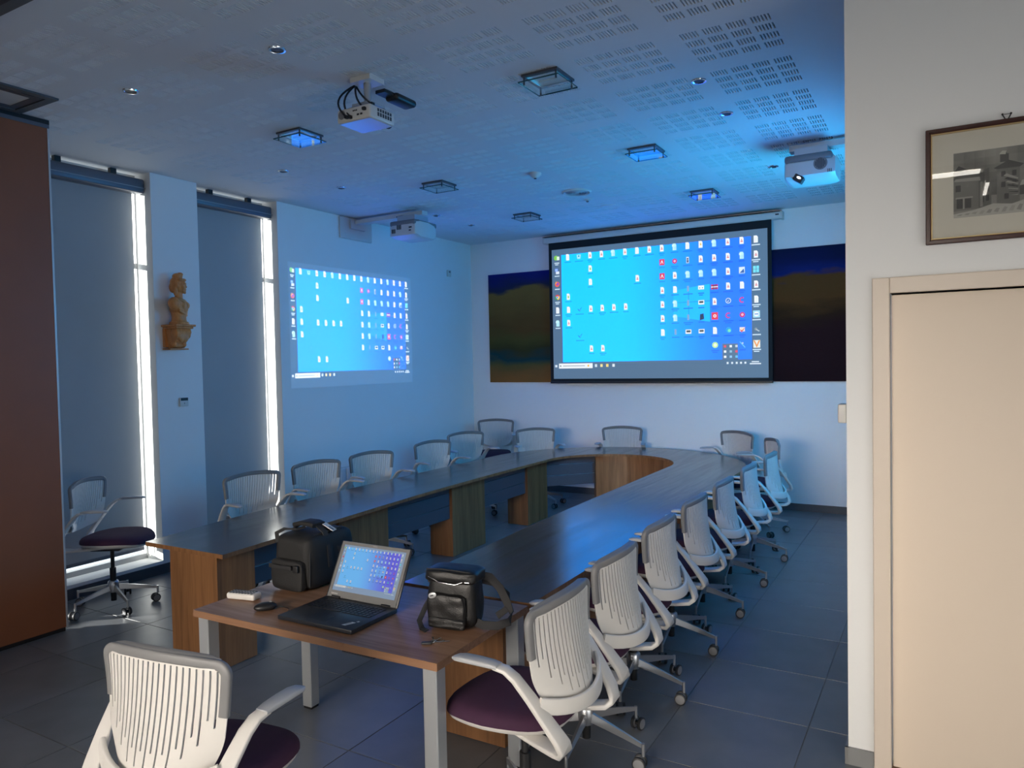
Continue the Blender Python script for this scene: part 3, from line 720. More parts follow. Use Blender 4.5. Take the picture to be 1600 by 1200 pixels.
cb_.build('cable', 'black', p2, smooth=50, loc=(0, -.26, 0))

M['plate_edge'] = mat('green_glass_edge', (.03, .09, .10), .2)
# ---- square glass ceiling lights, spots, detector, vent
def glass_light():
    r = thing('glass_ceiling_light', '', 'ceiling light', (0, 0, ZC))
    ring(MB(), -.118, -.118, .118, .118, .019, -.014, -.0005).build('trim_frame', 'lampdark', r)
    ring(MB(), -.099, -.099, .099, .099, .006, -.016, -.0005).build('bright_edge', 'chrome', r)
    d = MB().grid(lambda u, v: (u*.093, v*.093, -.003-.006*(u*u+v*v)*.5), [-1, -.5, 0, .5, 1], [-1, -.5, 0, .5, 1])
    d.build('reflector', 'reflector', r, smooth=60)
    MB().cyl((-.06, 0, -.017), (.06, 0, -.017), .008, n=10).build('lamp_tube', 'offwhite', r, smooth=40)
    gp = MB().b2((-.132, -.132, -.052), (.132, .132, -.044)).build('glass_plate', 'plate', r)
    gp.data.materials.append(M['plate_edge'])
    for p in gp.data.polygons:
        if abs(p.normal.z) < .5: p.material_index = 1
    for sx in (-1, 1):
        for sy_ in (-1, 1):
            MB().cyl((sx*.105, sy_*.105, -.06), (sx*.105, sy_*.105, -.0005), .006, n=10).build('standoff', 'lampdark', r, smooth=40)
    return r
GL = [(-2.03, 3.98, 'square glass ceiling light nearest the viewer, right of the ceiling projector'), (-4.05, 3.95, 'square glass ceiling light left of the ceiling projector, glowing with reflected blue'),
      (-2.07, 5.78, 'square glass ceiling light in the middle of the right-hand line'), (-4.11, 5.76, 'square glass ceiling light in the middle of the left-hand line'),
      (-2.10, 7.58, 'square glass ceiling light just in front of the right half of the screen'), (-4.15, 7.54, 'square glass ceiling light just in front of the left end of the screen')]
g0 = glass_light()
for k, (x, y, lab) in enumerate(GL):
    o = g0 if k == 0 else dup(g0)
    o.location = (x, y, ZC); tag(o, lab, 'ceiling light', 'square glass ceiling lights')
def spot():
    r = thing('recessed_spotlight', '', 'spotlight', (0, 0, ZC))
    MB().lathe([(.031, -.002), (.036, -.007), (.045, -.006), (.047, -.0005)], caps=False).build('chrome_ring', 'chrome', r, smooth=40)
    MB().lathe([(.032, -.003), (.02, -.0015), (.001, -.001)]).build('dark_lens', 'dark', r, smooth=40)
    return r
SP = [(-3.066, 2.844, 'recessed chrome spotlight in front of the ceiling projector'), (-4.263, 2.784, 'recessed chrome spotlight nearest the brown partition'),
      (-1.285, 4.541, 'recessed chrome spotlight nearest the viewer in the right-hand line'), (-1.295, 5.246, 'recessed chrome spotlight second in the right-hand line'),
      (-1.306, 6.935, 'recessed chrome spotlight left of the right wall projector'), (-4.94, 4.613, 'recessed chrome spotlight nearest the viewer along the window side'),
      (-4.96, 5.351, 'recessed chrome spotlight second along the window side'), (-5.02, 6.973, 'recessed chrome spotlight right of the left wall projector'), (-5.03, 7.714, 'recessed chrome spotlight nearest the far left corner')]
s0 = spot()
for k, (x, y, lab) in enumerate(SP):
    o = s0 if k == 0 else dup(s0)
    o.location = (x, y, ZC); tag(o, lab, 'spotlight', 'recessed ceiling spotlights')
sd = thing('smoke_detector', 'white dome smoke detector in the middle of the ceiling', 'smoke detector', (-3.171, 5.93, ZC))
MB().lathe([(.055, -.0005), (.055, -.012), (.05, -.02), (.03, -.036), (.02, -.045), (.001, -.047)], caps=False).build('dome', 'offwhite', sd, smooth=40)
MB().lathe([(.012, -.044), (.012, -.052), (.001, -.053)], caps=False).build('sensor', 'dark', sd, smooth=40)
av = thing('round_air_vent', 'round ceiling air vent with concentric rings', 'air vent', (-3.18, 6.82, ZC))
MB().lathe([(.15, -.0005), (.15, -.008), (.135, -.016), (.118, -.006), (.115, -.0005)], caps=False).build('outer_ring', 'offwhite', av, smooth=40)
for k in range(4): MB().lathe([(.112-.026*k, -.001), (.104-.026*k, -.016), (.100-.026*k, -.016), (.106-.026*k, -.001)], caps=False).build('cone_ring', 'pad', av, smooth=40)
MB().cyl((0, 0, -.0005), (0, 0, -.012), .025).build('hub', 'offwhite', av, smooth=40)
sn = thing('ceiling_sensor', 'tiny white ceiling sensor behind the round vent', 'sensor', (-3.242, 7.222, ZC))
MB().lathe([(.032, -.0005), (.03, -.012), (.001, -.013)], caps=False).build('base', 'offwhite', sn, smooth=40)
MB().sphere((0, 0, -.014), .016).build('lens_dome', 'grey_rubber', sn, smooth=60)
sp_ = thing('ceiling_speaker', 'flush white ceiling loudspeaker ring nearest the screen', 'speaker', (-3.173, 7.68, ZC))
MB().lathe([(.105, -.0005), (.105, -.006), (.095, -.008), (.09, -.004), (.09, -.0005)], caps=False).build('rim', 'ceil', sp_, smooth=40)
MB().cyl((0, 0, -.0005), (0, 0, -.003), .09, n=28).build('mesh_cover', 'ceil', sp_)
# ================================================================== U-SHAPED TABLE
def lerp_pts(P, y):
    for (a, xa), (c, xc) in zip(P, P[1:]):
        if y <= c: return xa+(xc-xa)*(y-a)/(c-a)
    return P[-1][1]
OL = [(2.82, -4.33), (3.4, -4.41), (4.2, -4.475), (5.0, -4.49), (6.2, -4.475), (7.2, -4.465)]
IL = [(2.82, -3.606), (4.19, -3.705), (4.92, -3.75), (6.0, -3.766), (7.2, -3.755)]
IR = [(2.87, -2.325), (3.57, -2.33), (4.3, -2.36), (5.0, -2.37), (6.4, -2.375), (7.2, -2.375)]
OR = [(2.87, -1.597), (4.0, -1.60), (5.5, -1.62), (7.2, -1.665)]
tb = thing('conference_table', 'large U-shaped dark walnut conference table with a curved far end', 'table', (-3.065, 5.6, 0))
tof = Vector((3.065, -5.6, 0))
def tpart(mb, name, m, edge=None, **kw):
    mb.v = [tuple(Vector(p)+tof) for p in mb.v]
    o = mb.build(name, m, tb, **kw)
    if edge:
        o.data.materials.append(M[edge])
        for p in o.data.polygons:
            if abs(p.normal.z) < .5: p.material_index = 1
    return o
TT = .026
def seg_poly(Pa, Pb, y0, y1, n=6):
    ys = [y0+(y1-y0)*i/n for i in range(n+1)]
    return [(lerp_pts(Pa, y), y) for y in ys]+[(lerp_pts(Pb, y), y) for y in reversed(ys)]
for Pa, Pb, y00 in ((OL, IL, 2.82), (IR, OR, 2.87)):
    cuts = [y00, 4.342, 5.80, 7.2]
    for a, c in zip(cuts, cuts[1:]):
        tpart(MB().prism(seg_poly(Pa, Pb, a+.0008, c-.0008), TZ-TT, TZ), 'tabletop_section', 'table', edge='table_v')
CXc, CYc = -3.065, 7.2
def endarc(a0, a1):
    n = 14
    ang = [a0+(a1-a0)*i/n for i in range(n+1)]
    o_ = [(CXc+1.40*math.cos(a)*1.0, CYc+.0008+1.40*math.sin(a)) for a in ang]
    i_ = [(CXc+.69*math.cos(a), CYc+.0008+.71*math.sin(a)) for a in reversed(ang)]
    return o_+i_
tpart(MB().prism(endarc(0, PI/2-.0006), TZ-TT, TZ), 'tabletop_section', 'table', edge='table_v')
tpart(MB().prism(endarc(PI/2+.0006, PI), TZ-TT, TZ), 'tabletop_section', 'table', edge='table_v')
def ped(x0, x1, y0, y1):
    z1 = TZ-TT
    tpart(MB().b2((x0, y0, .004), (x1, y1, z1)), 'pedestal', 'table_v')
ped(-4.125, -3.69, 2.845, 3.12)
for y0, y1 in ((4.10, 4.66), (5.57, 6.13), (7.00, 7.46)): ped(-4.165, -3.91, y0, y1)
ped(-2.19, -1.76, 2.89, 3.16)
for y0, y1 in ((4.10, 4.66), (5.57, 6.13), (7.00, 7.56)): ped(-2.22, -1.965, y0, y1)
# modesty boards between pedestals: three boards each
def modesty(p, q, t=.018):
    p, q = Vector(p), Vector(q); d = (q-p); L = d.length; R = Matrix.Rotation(math.atan2(d.y, d.x), 3, 'Z')
    c = (p+q)/2
    for z0, z1, off in ((.60, .683, .006), (.478, .596, 0), (.355, .474, -.006)):
        tpart(MB().rbox((c.x, c.y, (z0+z1)/2), (L, t, z1-z0), .004, R, 2), 'modesty_board', 'modesty')
for xx in (-3.945, -2.185):
    for a, c in ((3.12, 4.10), (4.66, 5.57), (6.13, 7.0)): modesty((xx, a+.002, 0), (xx, c-.002, 0))
# curved end: wood-faced front in the middle, boards either side
YE = 7.93
fe = MB(); n = 12
a0, a1 = math.radians(44), math.radians(122)
ang = [a0+(a1-a0)*i/n for i in range(n+1)]
r0, r1 = .80, .83
po = [(CXc+r1*math.cos(a), CYc+r1*math.sin(a)) for a in ang]+[(CXc+r0*math.cos(a), CYc+r0*math.sin(a)) for a in reversed(ang)]
for k in range(3):
    b0, b1 = a0+(a1-a0)*k/3, a0+(a1-a0)*(k+1)/3; aa = [b0+.0012+(b1-b0-.0024)*i/5 for i in range(6)]
    tpart(MB().prism([(CXc+.95*math.cos(a), CYc+.95*math.sin(a)) for a in aa]+[(CXc+.80*math.cos(a), CYc+.80*math.sin(a)) for a in reversed(aa)], .004, TZ-TT), 'curved_front_panel', 'table_v', smooth=20)
for sgn in (1, -1):
    e = (CXc+.86*math.cos(a1 if sgn > 0 else a0), CYc+.86*math.sin(a1 if sgn > 0 else a0), 0)
    s_ = (-3.945 if sgn > 0 else -2.185, 7.462, 0)
    modesty(s_, e)

# ---- floor outlet box under the desk
fb = thing('floor_outlet_box', 'flush dark floor outlet box behind the desk', 'floor box', (-3.13, 3.455, 0))
ring(MB(), -.13, -.045, .13, .045, .012, -.001, .004).build('frame', 'dark', fb)
MB().b2((-.118, -.033, -.001), (.118, .033, .0025)).build('lid', 'black', fb)

# ================================================================== DESK
dk = thing('wooden_desk', 'small walnut desk with silver square legs in front of the table', 'desk', (-2.255, 2.478, 0), math.radians(1.0))
DW, DD = 1.33, .705
o = MB().b2((-DW/2, -DD/2, TZ-.030), (DW/2, DD/2, TZ)).build('desktop', 'desk', dk)
for k in range(2): pass
for sx in (-1, 1):
    for sy_ in (-1, 1):
        lg = MB().rbox((sx*(DW/2-.045), sy_*(DD/2-.045), (TZ-.03)/2+.006), (.062, .062, TZ-.042), .004, seg=1).build('leg', 'alu', dk)
        MB().b2((sx*(DW/2-.045)-.026, sy_*(DD/2-.045)-.026, .0005), (sx*(DW/2-.045)+.026, sy_*(DD/2-.045)+.026, .012)).build('foot', 'black', lg)
rl = MB()
for sy_ in (-1, 1): rl.b2((-DW/2+.08, sy_*(DD/2-.05)-.012, TZ-.07), (DW/2-.08, sy_*(DD/2-.05)+.012, TZ-.0305))


# ================================================================== CHAIRS
CH = dict(arm=.748, rim=.945)
def chair_proto():
    r = thing('office_chair', '', 'chair')
    up = []
    # back shell: S(u, v)
    ZB, ZT = .555, CH['rim']
    def wid(v):
        w_ = .185+.048*math.sin(PI/2*min(1, v/.35))+.020*max(0, v-.35)/.65
        if v > .90: w_ -= .038*(1-math.sqrt(max(0, 1-((v-.90)/.10)**2)))
        return w_
    def S(u, v):
        w_ = wid(v); zb = ZB+.055*abs(u)**2.2; zt = ZT-.018*abs(u)**2
        z = zb+(zt-zb)*v
        yc = -.268+.072*v+.010*math.sin(PI*v)
        sag = .088-.052*v
        return Vector((w_*u, yc+sag*abs(u)**1.9, z))
    NS = 21
    us = [-1., -.93]; slot_cols = set()
    for k in range(NS):
        c_ = -.87+1.74*k/(NS-1)
        us += [c_-.0125, c_+.0125]; slot_cols.add(len(us)-2)
    us += [.93, 1.]
    vs_ = [i/26 for i in range(27)]
    cen = {}
    def skip(i, j):
        if i not in slot_cols: return False
        u = (us[i]+us[i+1])/2; k = round((u+.87)/1.74*(NS-1))
        lo = .13+.38*abs(u)**2.2+(.13 if k % 2 else 0)
        return lo < (j+.5)/26 < .925
    sh = MB().grid(S, us, vs_, skip)
    o = sh.build('backrest', 'white_plastic', r, recalc=False)
    md = o.modifiers.new('s', 'SOLIDIFY'); md.thickness = .009; md.offset = 0
    bake(o)
    for p in o.data.polygons: p.use_smooth = True
    o.data.set_sharp_from_angle(angle=.7)
    # grey trim over the upper rim
    def off(u, v, d):
        e = 1e-3; a = S(min(1, u+e), v)-S(max(-1, u-e), v); c = S(u, min(1, v+e))-S(u, max(0, v-e))
        n = a.cross(c); n = n.normalized() if n.length > 1e-12 else Vector((0, -1, 0))
        return S(u, v)+n*d
    path = [(-1, .50+.5*(1-(1-i/16)**1.6), 0) for i in range(16)]+[(-1+2*i/24, 1.0, 1) for i in range(25)]+[(1, .50+.5*(1-(i/16)**1.6), 0) for i in range(1, 17)]
    pts, wide = [], []
    for k, (u, v, top) in enumerate(path):
        tw = max(0, 1-abs(u)**10) if top else 0
        if not top and v > .86: tw = .5*((v-.86)/.14)**2
        if top: tw = max(tw, .5)
        a = S(u, v); d = (S(u*.25, .62)-a).normalized()
        pts.append(a+d*.010); wide.append(tuple(d))
    rim = MB().band(pts, wide, .031, .023)
    ro = rim.build('back_trim', 'grey_rubber', r, smooth=50)
    uu = [-1+2*i/24 for i in range(25)]
    lip = [S(u, 1.0)+Vector((0, .008, .004)) for u in uu]
    MB().band(lip, (0, 1, .25), [.006, .014]+[.026]*21+[.014, .006], .008).build('top_lip', 'grey_rubber', ro, smooth=50)
    # lower cradle joining shell and arms
    cr_ = [Vector((.240*u, -.283+.085*abs(u)**2, .580+.040*abs(u)**2.4)) for u in [-1+i/8 for i in range(17)]]
    MB().band(cr_, (0, .15, 1), .055, .016).build('back_cradle', 'white_plastic', r, smooth=50)
    # arms
    za = CH['arm']
    for s in (-1, 1):
        P = [(.09, .02, .446), (.135, -.09, .446), (.175, -.19, .449), (.198, -.248, .454), (.210, -.272, .465), (.220, -.278, .486), (.231, -.264, .518), (.245, -.222, .580), (.257, -.172, .648), (.267, -.120, .710), (.273, -.085, za-.012), (.278, -.045, za-.004)]
        W_ = [.055, .062, .068, .072, .074, .074, .072, .064, .056, .050, .048, .048]; T_ = [.014, .016, .018, .021, .023, .023, .021, .019, .018, .018, .016, .013]
        a = MB().band([(s*x, y, z) for x, y, z in P], (1, 0, 0), W_, T_).build('armrest', 'white_plastic', r, smooth=50)
        pd = MB(); L = [(s*.278, -.062, za-.002), (s*.279, -.03, za+.001), (s*.281, .03, za+.003), (s*.284, .08, za+.004), (s*.286, .108, za+.002), (s*.286, .124, za-.001)]
        pd.band(L, (1, 0, 0), [.046, .052, .056, .055, .045, .022], [.014, .018, .018, .017, .014, .008]); pd.build('arm_pad', 'pad', a, smooth=50)
    # seat cushion and its white under-shell
    def outline(t, k=1.0):
        c_, s_ = math.cos(t), math.sin(t); e = 2.6
        x = .235*k*math.copysign(abs(c_)**(2/e), c_); y = .245*k*math.copysign(abs(s_)**(2/e), s_)
        return x*(1-.10*(y < 0)*abs(y)/.245), y+.045
    def loft(rings, name, m, parent):
        b_ = MB(); n = 40; vs = []; fs = []
        for k, zf in rings: vs += [(*outline(2*PI*i/n, k), zf(*outline(2*PI*i/n, k))) for i in range(n)]
        for j in range(len(rings)-1): fs += [(j*n+i, j*n+(i+1) % n, (j+1)*n+(i+1) % n, (j+1)*n+i) for i in range(n)]
        fs += [tuple(range(n-1, -1, -1)), tuple(range((len(rings)-1)*n, len(rings)*n))]
        b_.add(vs, fs); return b_.build(name, m, parent, smooth=60)
    dip = lambda x, y: -.030*max(0, (y-.12)/.17)**2-.012*max(0, (-y-.05)/.15)
    zs = lambda h: (lambda x, y: h+dip(x, y))
    loft([(.90, zs(.482)), (1.0, zs(.492)), (1.0, zs(.503)), (.985, zs(.517)), (.94, zs(.529)), (.84, zs(.537)), (.6, zs(.541)), (.2, zs(.541))], 'seat', 'purple', r)
    loft([(.55, zs(.448)), (.82, zs(.456)), (.96, zs(.474)), (.985, zs(.4915)), (.93, zs(.4915))], 'seat_shell', 'white_plastic', r)
    MB().rbox((0, -.02, .435), (.15, .22, .05), .012).build('mechanism', 'dark', r, smooth=40)
    MB().lathe([(.022, .19), (.022, .30), (.014, .302), (.014, .43)]).build('gas_column', 'black', r, smooth=40)
    # five-star base
    hb = MB().lathe([(.030, .118), (.034, .12), (.040, .15), (.038, .195), (.030, .205), (.024, .206)])
    hub = hb.build('base_hub', 'polish', r, smooth=40)
    MB().lathe([(.019, .052), (.020, .055), (.020, .118)]).build('column_foot', 'black', hub, smooth=40)
    def leg_mesh():
        b_ = MB(); P = [(.02, .178, .042, .026), (.10, .163, .036, .022), (.20, .140, .026, .018), (.285, .119, .018, .015), (.305, .113, .014, .014)]
        vs = []; fs = []
        for x, zt, h, w_ in P: vs += [(x, -w_/2, zt-h), (x, w_/2, zt-h), (x, w_/2*.6, zt), (x, -w_/2*.6, zt)]
        for i in range(len(P)-1): fs += [(i*4+j, i*4+(j+1) % 4, (i+1)*4+(j+1) % 4, (i+1)*4+j) for j in range(4)]
        fs += [(3, 2, 1, 0), tuple((len(P)-1)*4+j for j in range(4))]
        return b_.add(vs, fs)
    for k in range(5):
        a = 2*PI*k/5+PI/2+.45
        lg = leg_mesh(); lg.cyl((.300, 0, .118), (.300, 0, .062), .008, n=10)
        lo = lg.build('leg', 'polish', r, smooth=40); lo.rotation_euler = (0, 0, a)
        ca = a*1.7+k; t = Vector((math.cos(ca), math.sin(ca), 0)); ax = Vector((-t.y, t.x, 0)); c_ = Vector((.300, 0, .031))+t*.016
        cs = MB()
        for s in (-1, 1): cs.lathe([(.024, s*.010), (.030, s*.012), (.031, s*.018), (.030, s*.024), (.024, s*.026)], c_, ax, 20)
        cs.cyl(c_-ax*.012, c_+ax*.012, .012)
        co_ = cs.build('caster', 'tyre', lo, smooth=40)
    return r
ch0 = chair_proto()
hubs = None
# grey discs on the caster faces are part of each caster mesh material-wise: give the caster two materials
for lo in [c for c in ch0.children if c.name.startswith('leg')]:
    for co_ in lo.children:
        co_.data.materials.append(M['caster_hub'])
        for p in co_.data.polygons:
            if len(p.vertices) > 6: p.material_index = 1
UPPER = ('backrest', 'back_trim', 'back_cradle', 'armrest', 'seat', 'seat_shell', 'mechanism')
RG, LG, FG = 'office chairs along the right side of the table', 'office chairs along the window side of the table', 'office chairs around the curved end of the table'
CHAIRS = [  # x, y, facing (deg), dz, label, group
 (-2.08, 1.55, 98, 0, 'white ribbed office chair in the foreground, cut off by the lower picture edge', None),
 (-5.42, 3.26, 32, 0.03, 'white office chair with plum seat standing alone between partition and window', None),
 (-1.39, 2.43, 180, 0, 'white ribbed office chair drawn up at the right end of the walnut desk', RG),
 (-1.43, 3.075, 180, 0, 'white ribbed office chair second from the desk in the right-hand row', RG),
 (-1.46, 3.76, 180, 0, 'white ribbed office chair third from the desk in the right-hand row', RG),
 (-1.48, 4.47, 180, 0, 'white ribbed office chair fourth from the desk in the right-hand row', RG),
 (-1.49, 5.20, 180, 0, 'white ribbed office chair fifth from the desk in the right-hand row', RG),
 (-1.49, 5.98, 180, 0, 'white ribbed office chair sixth from the desk in the right-hand row', RG),
 (-1.48, 6.78, 180, 0, 'white ribbed office chair seventh from the desk in the right-hand row', RG),
 (-1.66, 7.80, 207, 0, 'white office chair at the right bend of the table, half behind the row of chairs', FG),
 (-2.12, 8.42, 238, 0, 'white office chair at the curved table end, below the right edge of the screen', FG),
 (-3.46, 8.58, -76, 0, 'white office chair at the curved table end, below the middle of the screen', FG),
 (-4.33, 8.06, -48, 0, 'white office chair at the curved table end, below the screen\'s left border', FG),
 (-5.30, 8.58, -68, .05, 'white office chair in the far left corner, set back from the table', FG),
 (-4.58, 3.99, -8, .01, 'white office chair on the window side nearest the viewer, below the second blind', LG),
 (-4.60, 4.70, -10, .01, 'white office chair on the window side in front of the wall radiator', LG),
 (-4.58, 5.39, -14, .01, 'white office chair on the window side, third from the viewer', LG),
 (-4.60, 6.40, -14, .01, 'white office chair on the window side, fourth from the viewer', LG),
 (-4.82, 7.32, -26, .01, 'white office chair on the window side nearest the far corner', LG)]
for k, (x, y, th, dz, lab, grp) in enumerate(CHAIRS):
    o = ch0 if k == 0 else dup(ch0)
    o.location = (x, y, 0); o.rotation_euler = (0, 0, math.radians(th-90))
    tag(o, lab, 'chair')
    if grp: o['group'] = grp
    elif 'group' in o: del o['group']
CH_OBJS = [o for o in COL.objects if o.name.startswith('office_chair')]
for o, (x, y, th, dz, lab, grp) in zip(sorted(CH_OBJS, key=lambda q: q.name), CHAIRS):
    if dz:
        for c in o.children:
            if c.name.split('.')[0] in UPPER: c.location.z += dz
# ================================================================== WALL THINGS
# carved bust on its bracket (pillar between the windows)
def remesh(o, vox, smooth_it=4):
    m_ = o.modifiers.new('r', 'REMESH'); m_.mode = 'VOXEL'; m_.voxel_size = vox
    s_ = o.modifiers.new('s', 'SMOOTH'); s_.iterations = smooth_it; s_.factor = .5
    bake(o)
    for p in o.data.polygons: p.use_smooth = True
    return o
BX, BY = XL, 4.16
br = thing('wall_bracket', 'carved wooden scroll bracket on the pillar under the bust', 'bracket', (BX, BY, 1.968))
# local: x out of the wall, y along the wall, z up
MB().rbox((.105, 0, .198), (.21, .20, .018), .006).build('top_shelf', 'bust', br, smooth=40)
MB().rbox((.098, 0, .180), (.19, .175, .02), .008).build('moulding', 'bust', br, smooth=40)
MB().b2((.001, -.085, .012), (.03, .085, .172)).build('back_board', 'bust', br)
sc = MB()
prof = [(.17, .172), (.185, .14), (.175, .10), (.14, .065), (.11, .04), (.12, .018), (.10, .004), (.05, .0)]
P = [(.03, .172)]+prof+[(.03, 0)]
n = len(P); vs = [(x, -.075+.02*(1-z/.172), z) for x, z in P]+[(x, .075-.02*(1-z/.172), z) for x, z in P]
sc.add(vs, [tuple(range(n)), tuple(range(2*n-1, n-1, -1))]+[(i, n+i, n+(i+1) % n, (i+1) % n) for i in range(n)])
for s in (-1, 1):
    sc.sphere((.135, s*.055, .135), (.045, .026, .042)); sc.sphere((.10, s*.045, .035), (.03, .025, .028)); sc.sphere((.165, s*.02, .10), (.018, .03, .05))
o = remesh(sc.build('scroll', 'bust', br), .005, 3)
MB().b2((.002, -.09, -.012), (.11, .09, .0)).build('bottom_block', 'bust', br)
bu = thing('carved_bust', 'carved wooden bust of a woman with tied-up hair on a wall bracket', 'bust', (BX+.115, BY, 1.968+.2085))
# facing roughly along +y and out into the room
fd = Matrix.Rotation(math.radians(28), 3, 'Z')           # local front is -y rotated below
b_ = MB(); F = Matrix.Rotation(math.radians(125), 3, 'Z')  # local -y (front) turned towards +y/+x
def S3(c, r, rot=None): 
    R = F if rot is None else F @ rot
    b_.sphere(F @ Vector(c), r, R, 18, 12)
b_.cyl((0, 0, 0), (0, 0, .022), .085, .078, 20); b_.cyl((0, 0, .022), (0, 0, .035), .068, .062, 20)
b_.lathe([(.062, .03), (.060, .06), (.066, .10), (.080, .135)], n=20)
S3((0, 0, .150), (.105, .070, .060)); S3((0, .005, .195), (.112, .062, .040))
for s in (-1, 1):
    S3((s*.098, .004, .178), (.046, .050, .056)); S3((s*.040, -.050, .168), (.036, .030, .034))
# drapery folds across the chest
for k in range(5):
    t0 = Vector((-.12+.01*k, -.03, .20-.020*k)); t1 = Vector((.0, -.078, .150-.020*k)); t2 = Vector((.125-.01*k, -.03, .175-.022*k))
    pts = [F @ (t0.lerp(t1, i/6)*(1-i/6)+t1.lerp(t2, i/6)*(i/6)) for i in range(7)]
    b_.tube(pts, .012, 8)
b_.cyl(F @ Vector((0, 0, .20)), F @ Vector((0, -.006, .285)), .036, .030, 14)
tw = Matrix.Rotation(math.radians(8), 3, 'Z')
def H3(c, r): S3(tw @ Vector(c)+Vector((0, -.008, .335)), r, tw)
H3((0, 0, 0), (.048, .058, .068)); H3((0, -.030, -.040), (.026, .026, .022)); H3((0, -.022, .012), (.043, .036, .042))
H3((0, -.056, -.006), (.009, .011, .012)); H3((0, -.055, .012), (.006, .007, .020)); H3((0, -.052, -.030), (.016, .009, .006)); H3((0, -.049, -.042), (.014, .009, .005)); H3((0, -.046, -.056), (.014, .012, .012))
for s in (-1, 1):
    H3((s*.019, -.052, .016), (.012, .006, .005)); H3((s*.020, -.053, .027), (.015, .007, .004)); H3((s*.030, -.038, -.012), (.014, .016, .016)); H3((s*.049, .004, 0), (.006, .012, .018))
# hair, bun and cap
H3((0, .014, .030), (.056, .060, .058)); H3((0, .048, -.01), (.040, .034, .050)); H3((0, .010, .085), (.038, .044, .030)); H3((0, -.012, .103), (.022, .026, .018))
for k in range(9):
    a = math.radians(-70+k*17.5); H3((.052*math.sin(a), -.046*math.cos(a)-.002, .054), (.013, .013, .012))
for s in (-1, 1): H3((s*.044, .022, -.045), (.014, .018, .045))
o = remesh(b_.build('figure', 'bust', bu), .0042, 2)
# thermostat
th = thing('thermostat', 'small white thermostat with dark display on the pillar below the bust', 'thermostat', (XL, 4.255, 1.45))
MB().rbox((.010, 0, .040), (.02, .085, .08), .005).build('case', 'offwhite', th, smooth=40)
MB().b2((.0198, -.036, .052), (.0212, .036, .077)).build('display', 'black', th)
MB().b2((.0198, -.004, .022), (.0216, .004, .034)).build('button', 'grey_rubber', th)
sw = thing('wall_sensor', 'small white corner sensor high on the left wall', 'sensor', (XL, 8.44, 2.98))
MB().rbox((.014, 0, .045), (.028, .075, .09), .006).build('case', 'offwhite', sw, smooth=40)
MB().b2((.0278, -.02, .052), (.0292, .02, .075)).build('window', 'grey_rubber', sw)
bx = thing('wall_switch', 'white switch box on the edge of the wall end', 'switch', (XR, YN+.045, 1.50))
MB().rbox((-.018, 0, .041), (.036, .08, .083), .006).build('case', 'offwhite', bx, smooth=40)
MB().b2((-.0375, -.028, .015), (-.0358, .028, .068)).build('rocker', 'white_plastic', bx)
rd = thing('radiator', 'low white wall radiator behind the window-side chairs', 'radiator', (XL, 6.05, .12))
for k in range(9): MB().rbox((.075, -.40+k*.1, .26), (.10, .096, .52), .018).build('fin_section', 'radiator', rd, smooth=40)
MB().b2((.001, -.38, .08), (.026, .38, .44)).build('wall_fixing', 'radiator', rd)

# ---- framed print on the near wall
FX0, FZ0, FW, FH = -.061, 2.238, .552, .464
fp = thing('framed_print', 'mahogany framed grey print of a snowy village tower above the door', 'picture', (FX0, YN-.001, FZ0))
def moulding(b, x0, z0, x1, z1, t, y0, y1):
    for p in ([(x0, z0), (x1, z0), (x1-t, z0+t), (x0+t, z0+t)], [(x1, z0), (x1, z1), (x1-t, z1-t), (x1-t, z0+t)], [(x1, z1), (x0, z1), (x0+t, z1-t), (x1-t, z1-t)], [(x0, z1), (x0, z0), (x0+t, z0+t), (x0+t, z1-t)]):
        n = 4; b.add([(x, y0, z) for x, z in p]+[(x, y1, z) for x, z in p], [(3, 2, 1, 0), (4, 5, 6, 7)]+[(i, (i+1) % n, n+(i+1) % n, n+i) for i in range(n)])
    return b
fo = moulding(MB(), 0, 0, FW, FH, .020, -.001, -.022).build('frame', 'mahogany', fp); bevel(fo, .004, 2)
moulding(MB(), .003, .003, FW-.003, FH-.003, .010, -.02, -.027).build('frame_bead', 'mahogany', fo)
moulding(MB(), .019, .019, FW-.019, FH-.019, .005, -.001, -.018).build('gilt_slip', 'gilt', fp)
MB().b2((.02, -.006, .02), (FW-.02, -.001, FH-.02)).build('mount_board', 'mount', fp)
G = lambda v: srgb(v, v*.985, v*.93)
q = []
px0, pz0, pw, ph = .098, .100, .356, .258
def R_(u0, v0, u1, v1, c, L=0): q.append(([(px0+u0*pw, -.0063-.00012*L, pz0+v0*ph), (px0+u1*pw, -.0063-.00012*L, pz0+v0*ph), (px0+u1*pw, -.0063-.00012*L, pz0+v1*ph), (px0+u0*pw, -.0063-.00012*L, pz0+v1*ph)], c))
def P_(pts, c, L=1): q.append(([(px0+u*pw, -.0063-.00012*L, pz0+v*ph) for u, v in pts], c))
for i in range(10):
    for j in range(6):
        a = 95+18*math.sin(i*1.1+j*.7)+9*j*.6; c2_ = 100+16*math.sin(i*1.1+1.1+j*.7)+6*j
        R_(i/10, .3+.7*j/6, (i+1)/10, .3+.7*(j+1)/6, [G(a), G(c2_), G(c2_+5), G(a+5)])
R_(0, 0, 1, .3, G(128))
P_([(0, .62), (.1, .70), (.2, .66), (.34, .72), (.34, .3), (0, .3)], G(84), 1)
P_([(0, .70), (.05, .80), (.12, .74), (.16, .70), (.1, .66), (0, .66)], G(62), 2)
P_([(0, .10), (0, .56), (.24, .54), (.24, .12)], G(112), 3)
P_([(0, .56), (.02, .60), (.25, .60), (.26, .54)], G(150), 3)
for a, c in (((.02, .40), (.07, .50)), ((.03, .14), (.09, .30)), ((.11, .14), (.17, .30))): R_(a[0], a[1], c[0], c[1], G(62), 4)
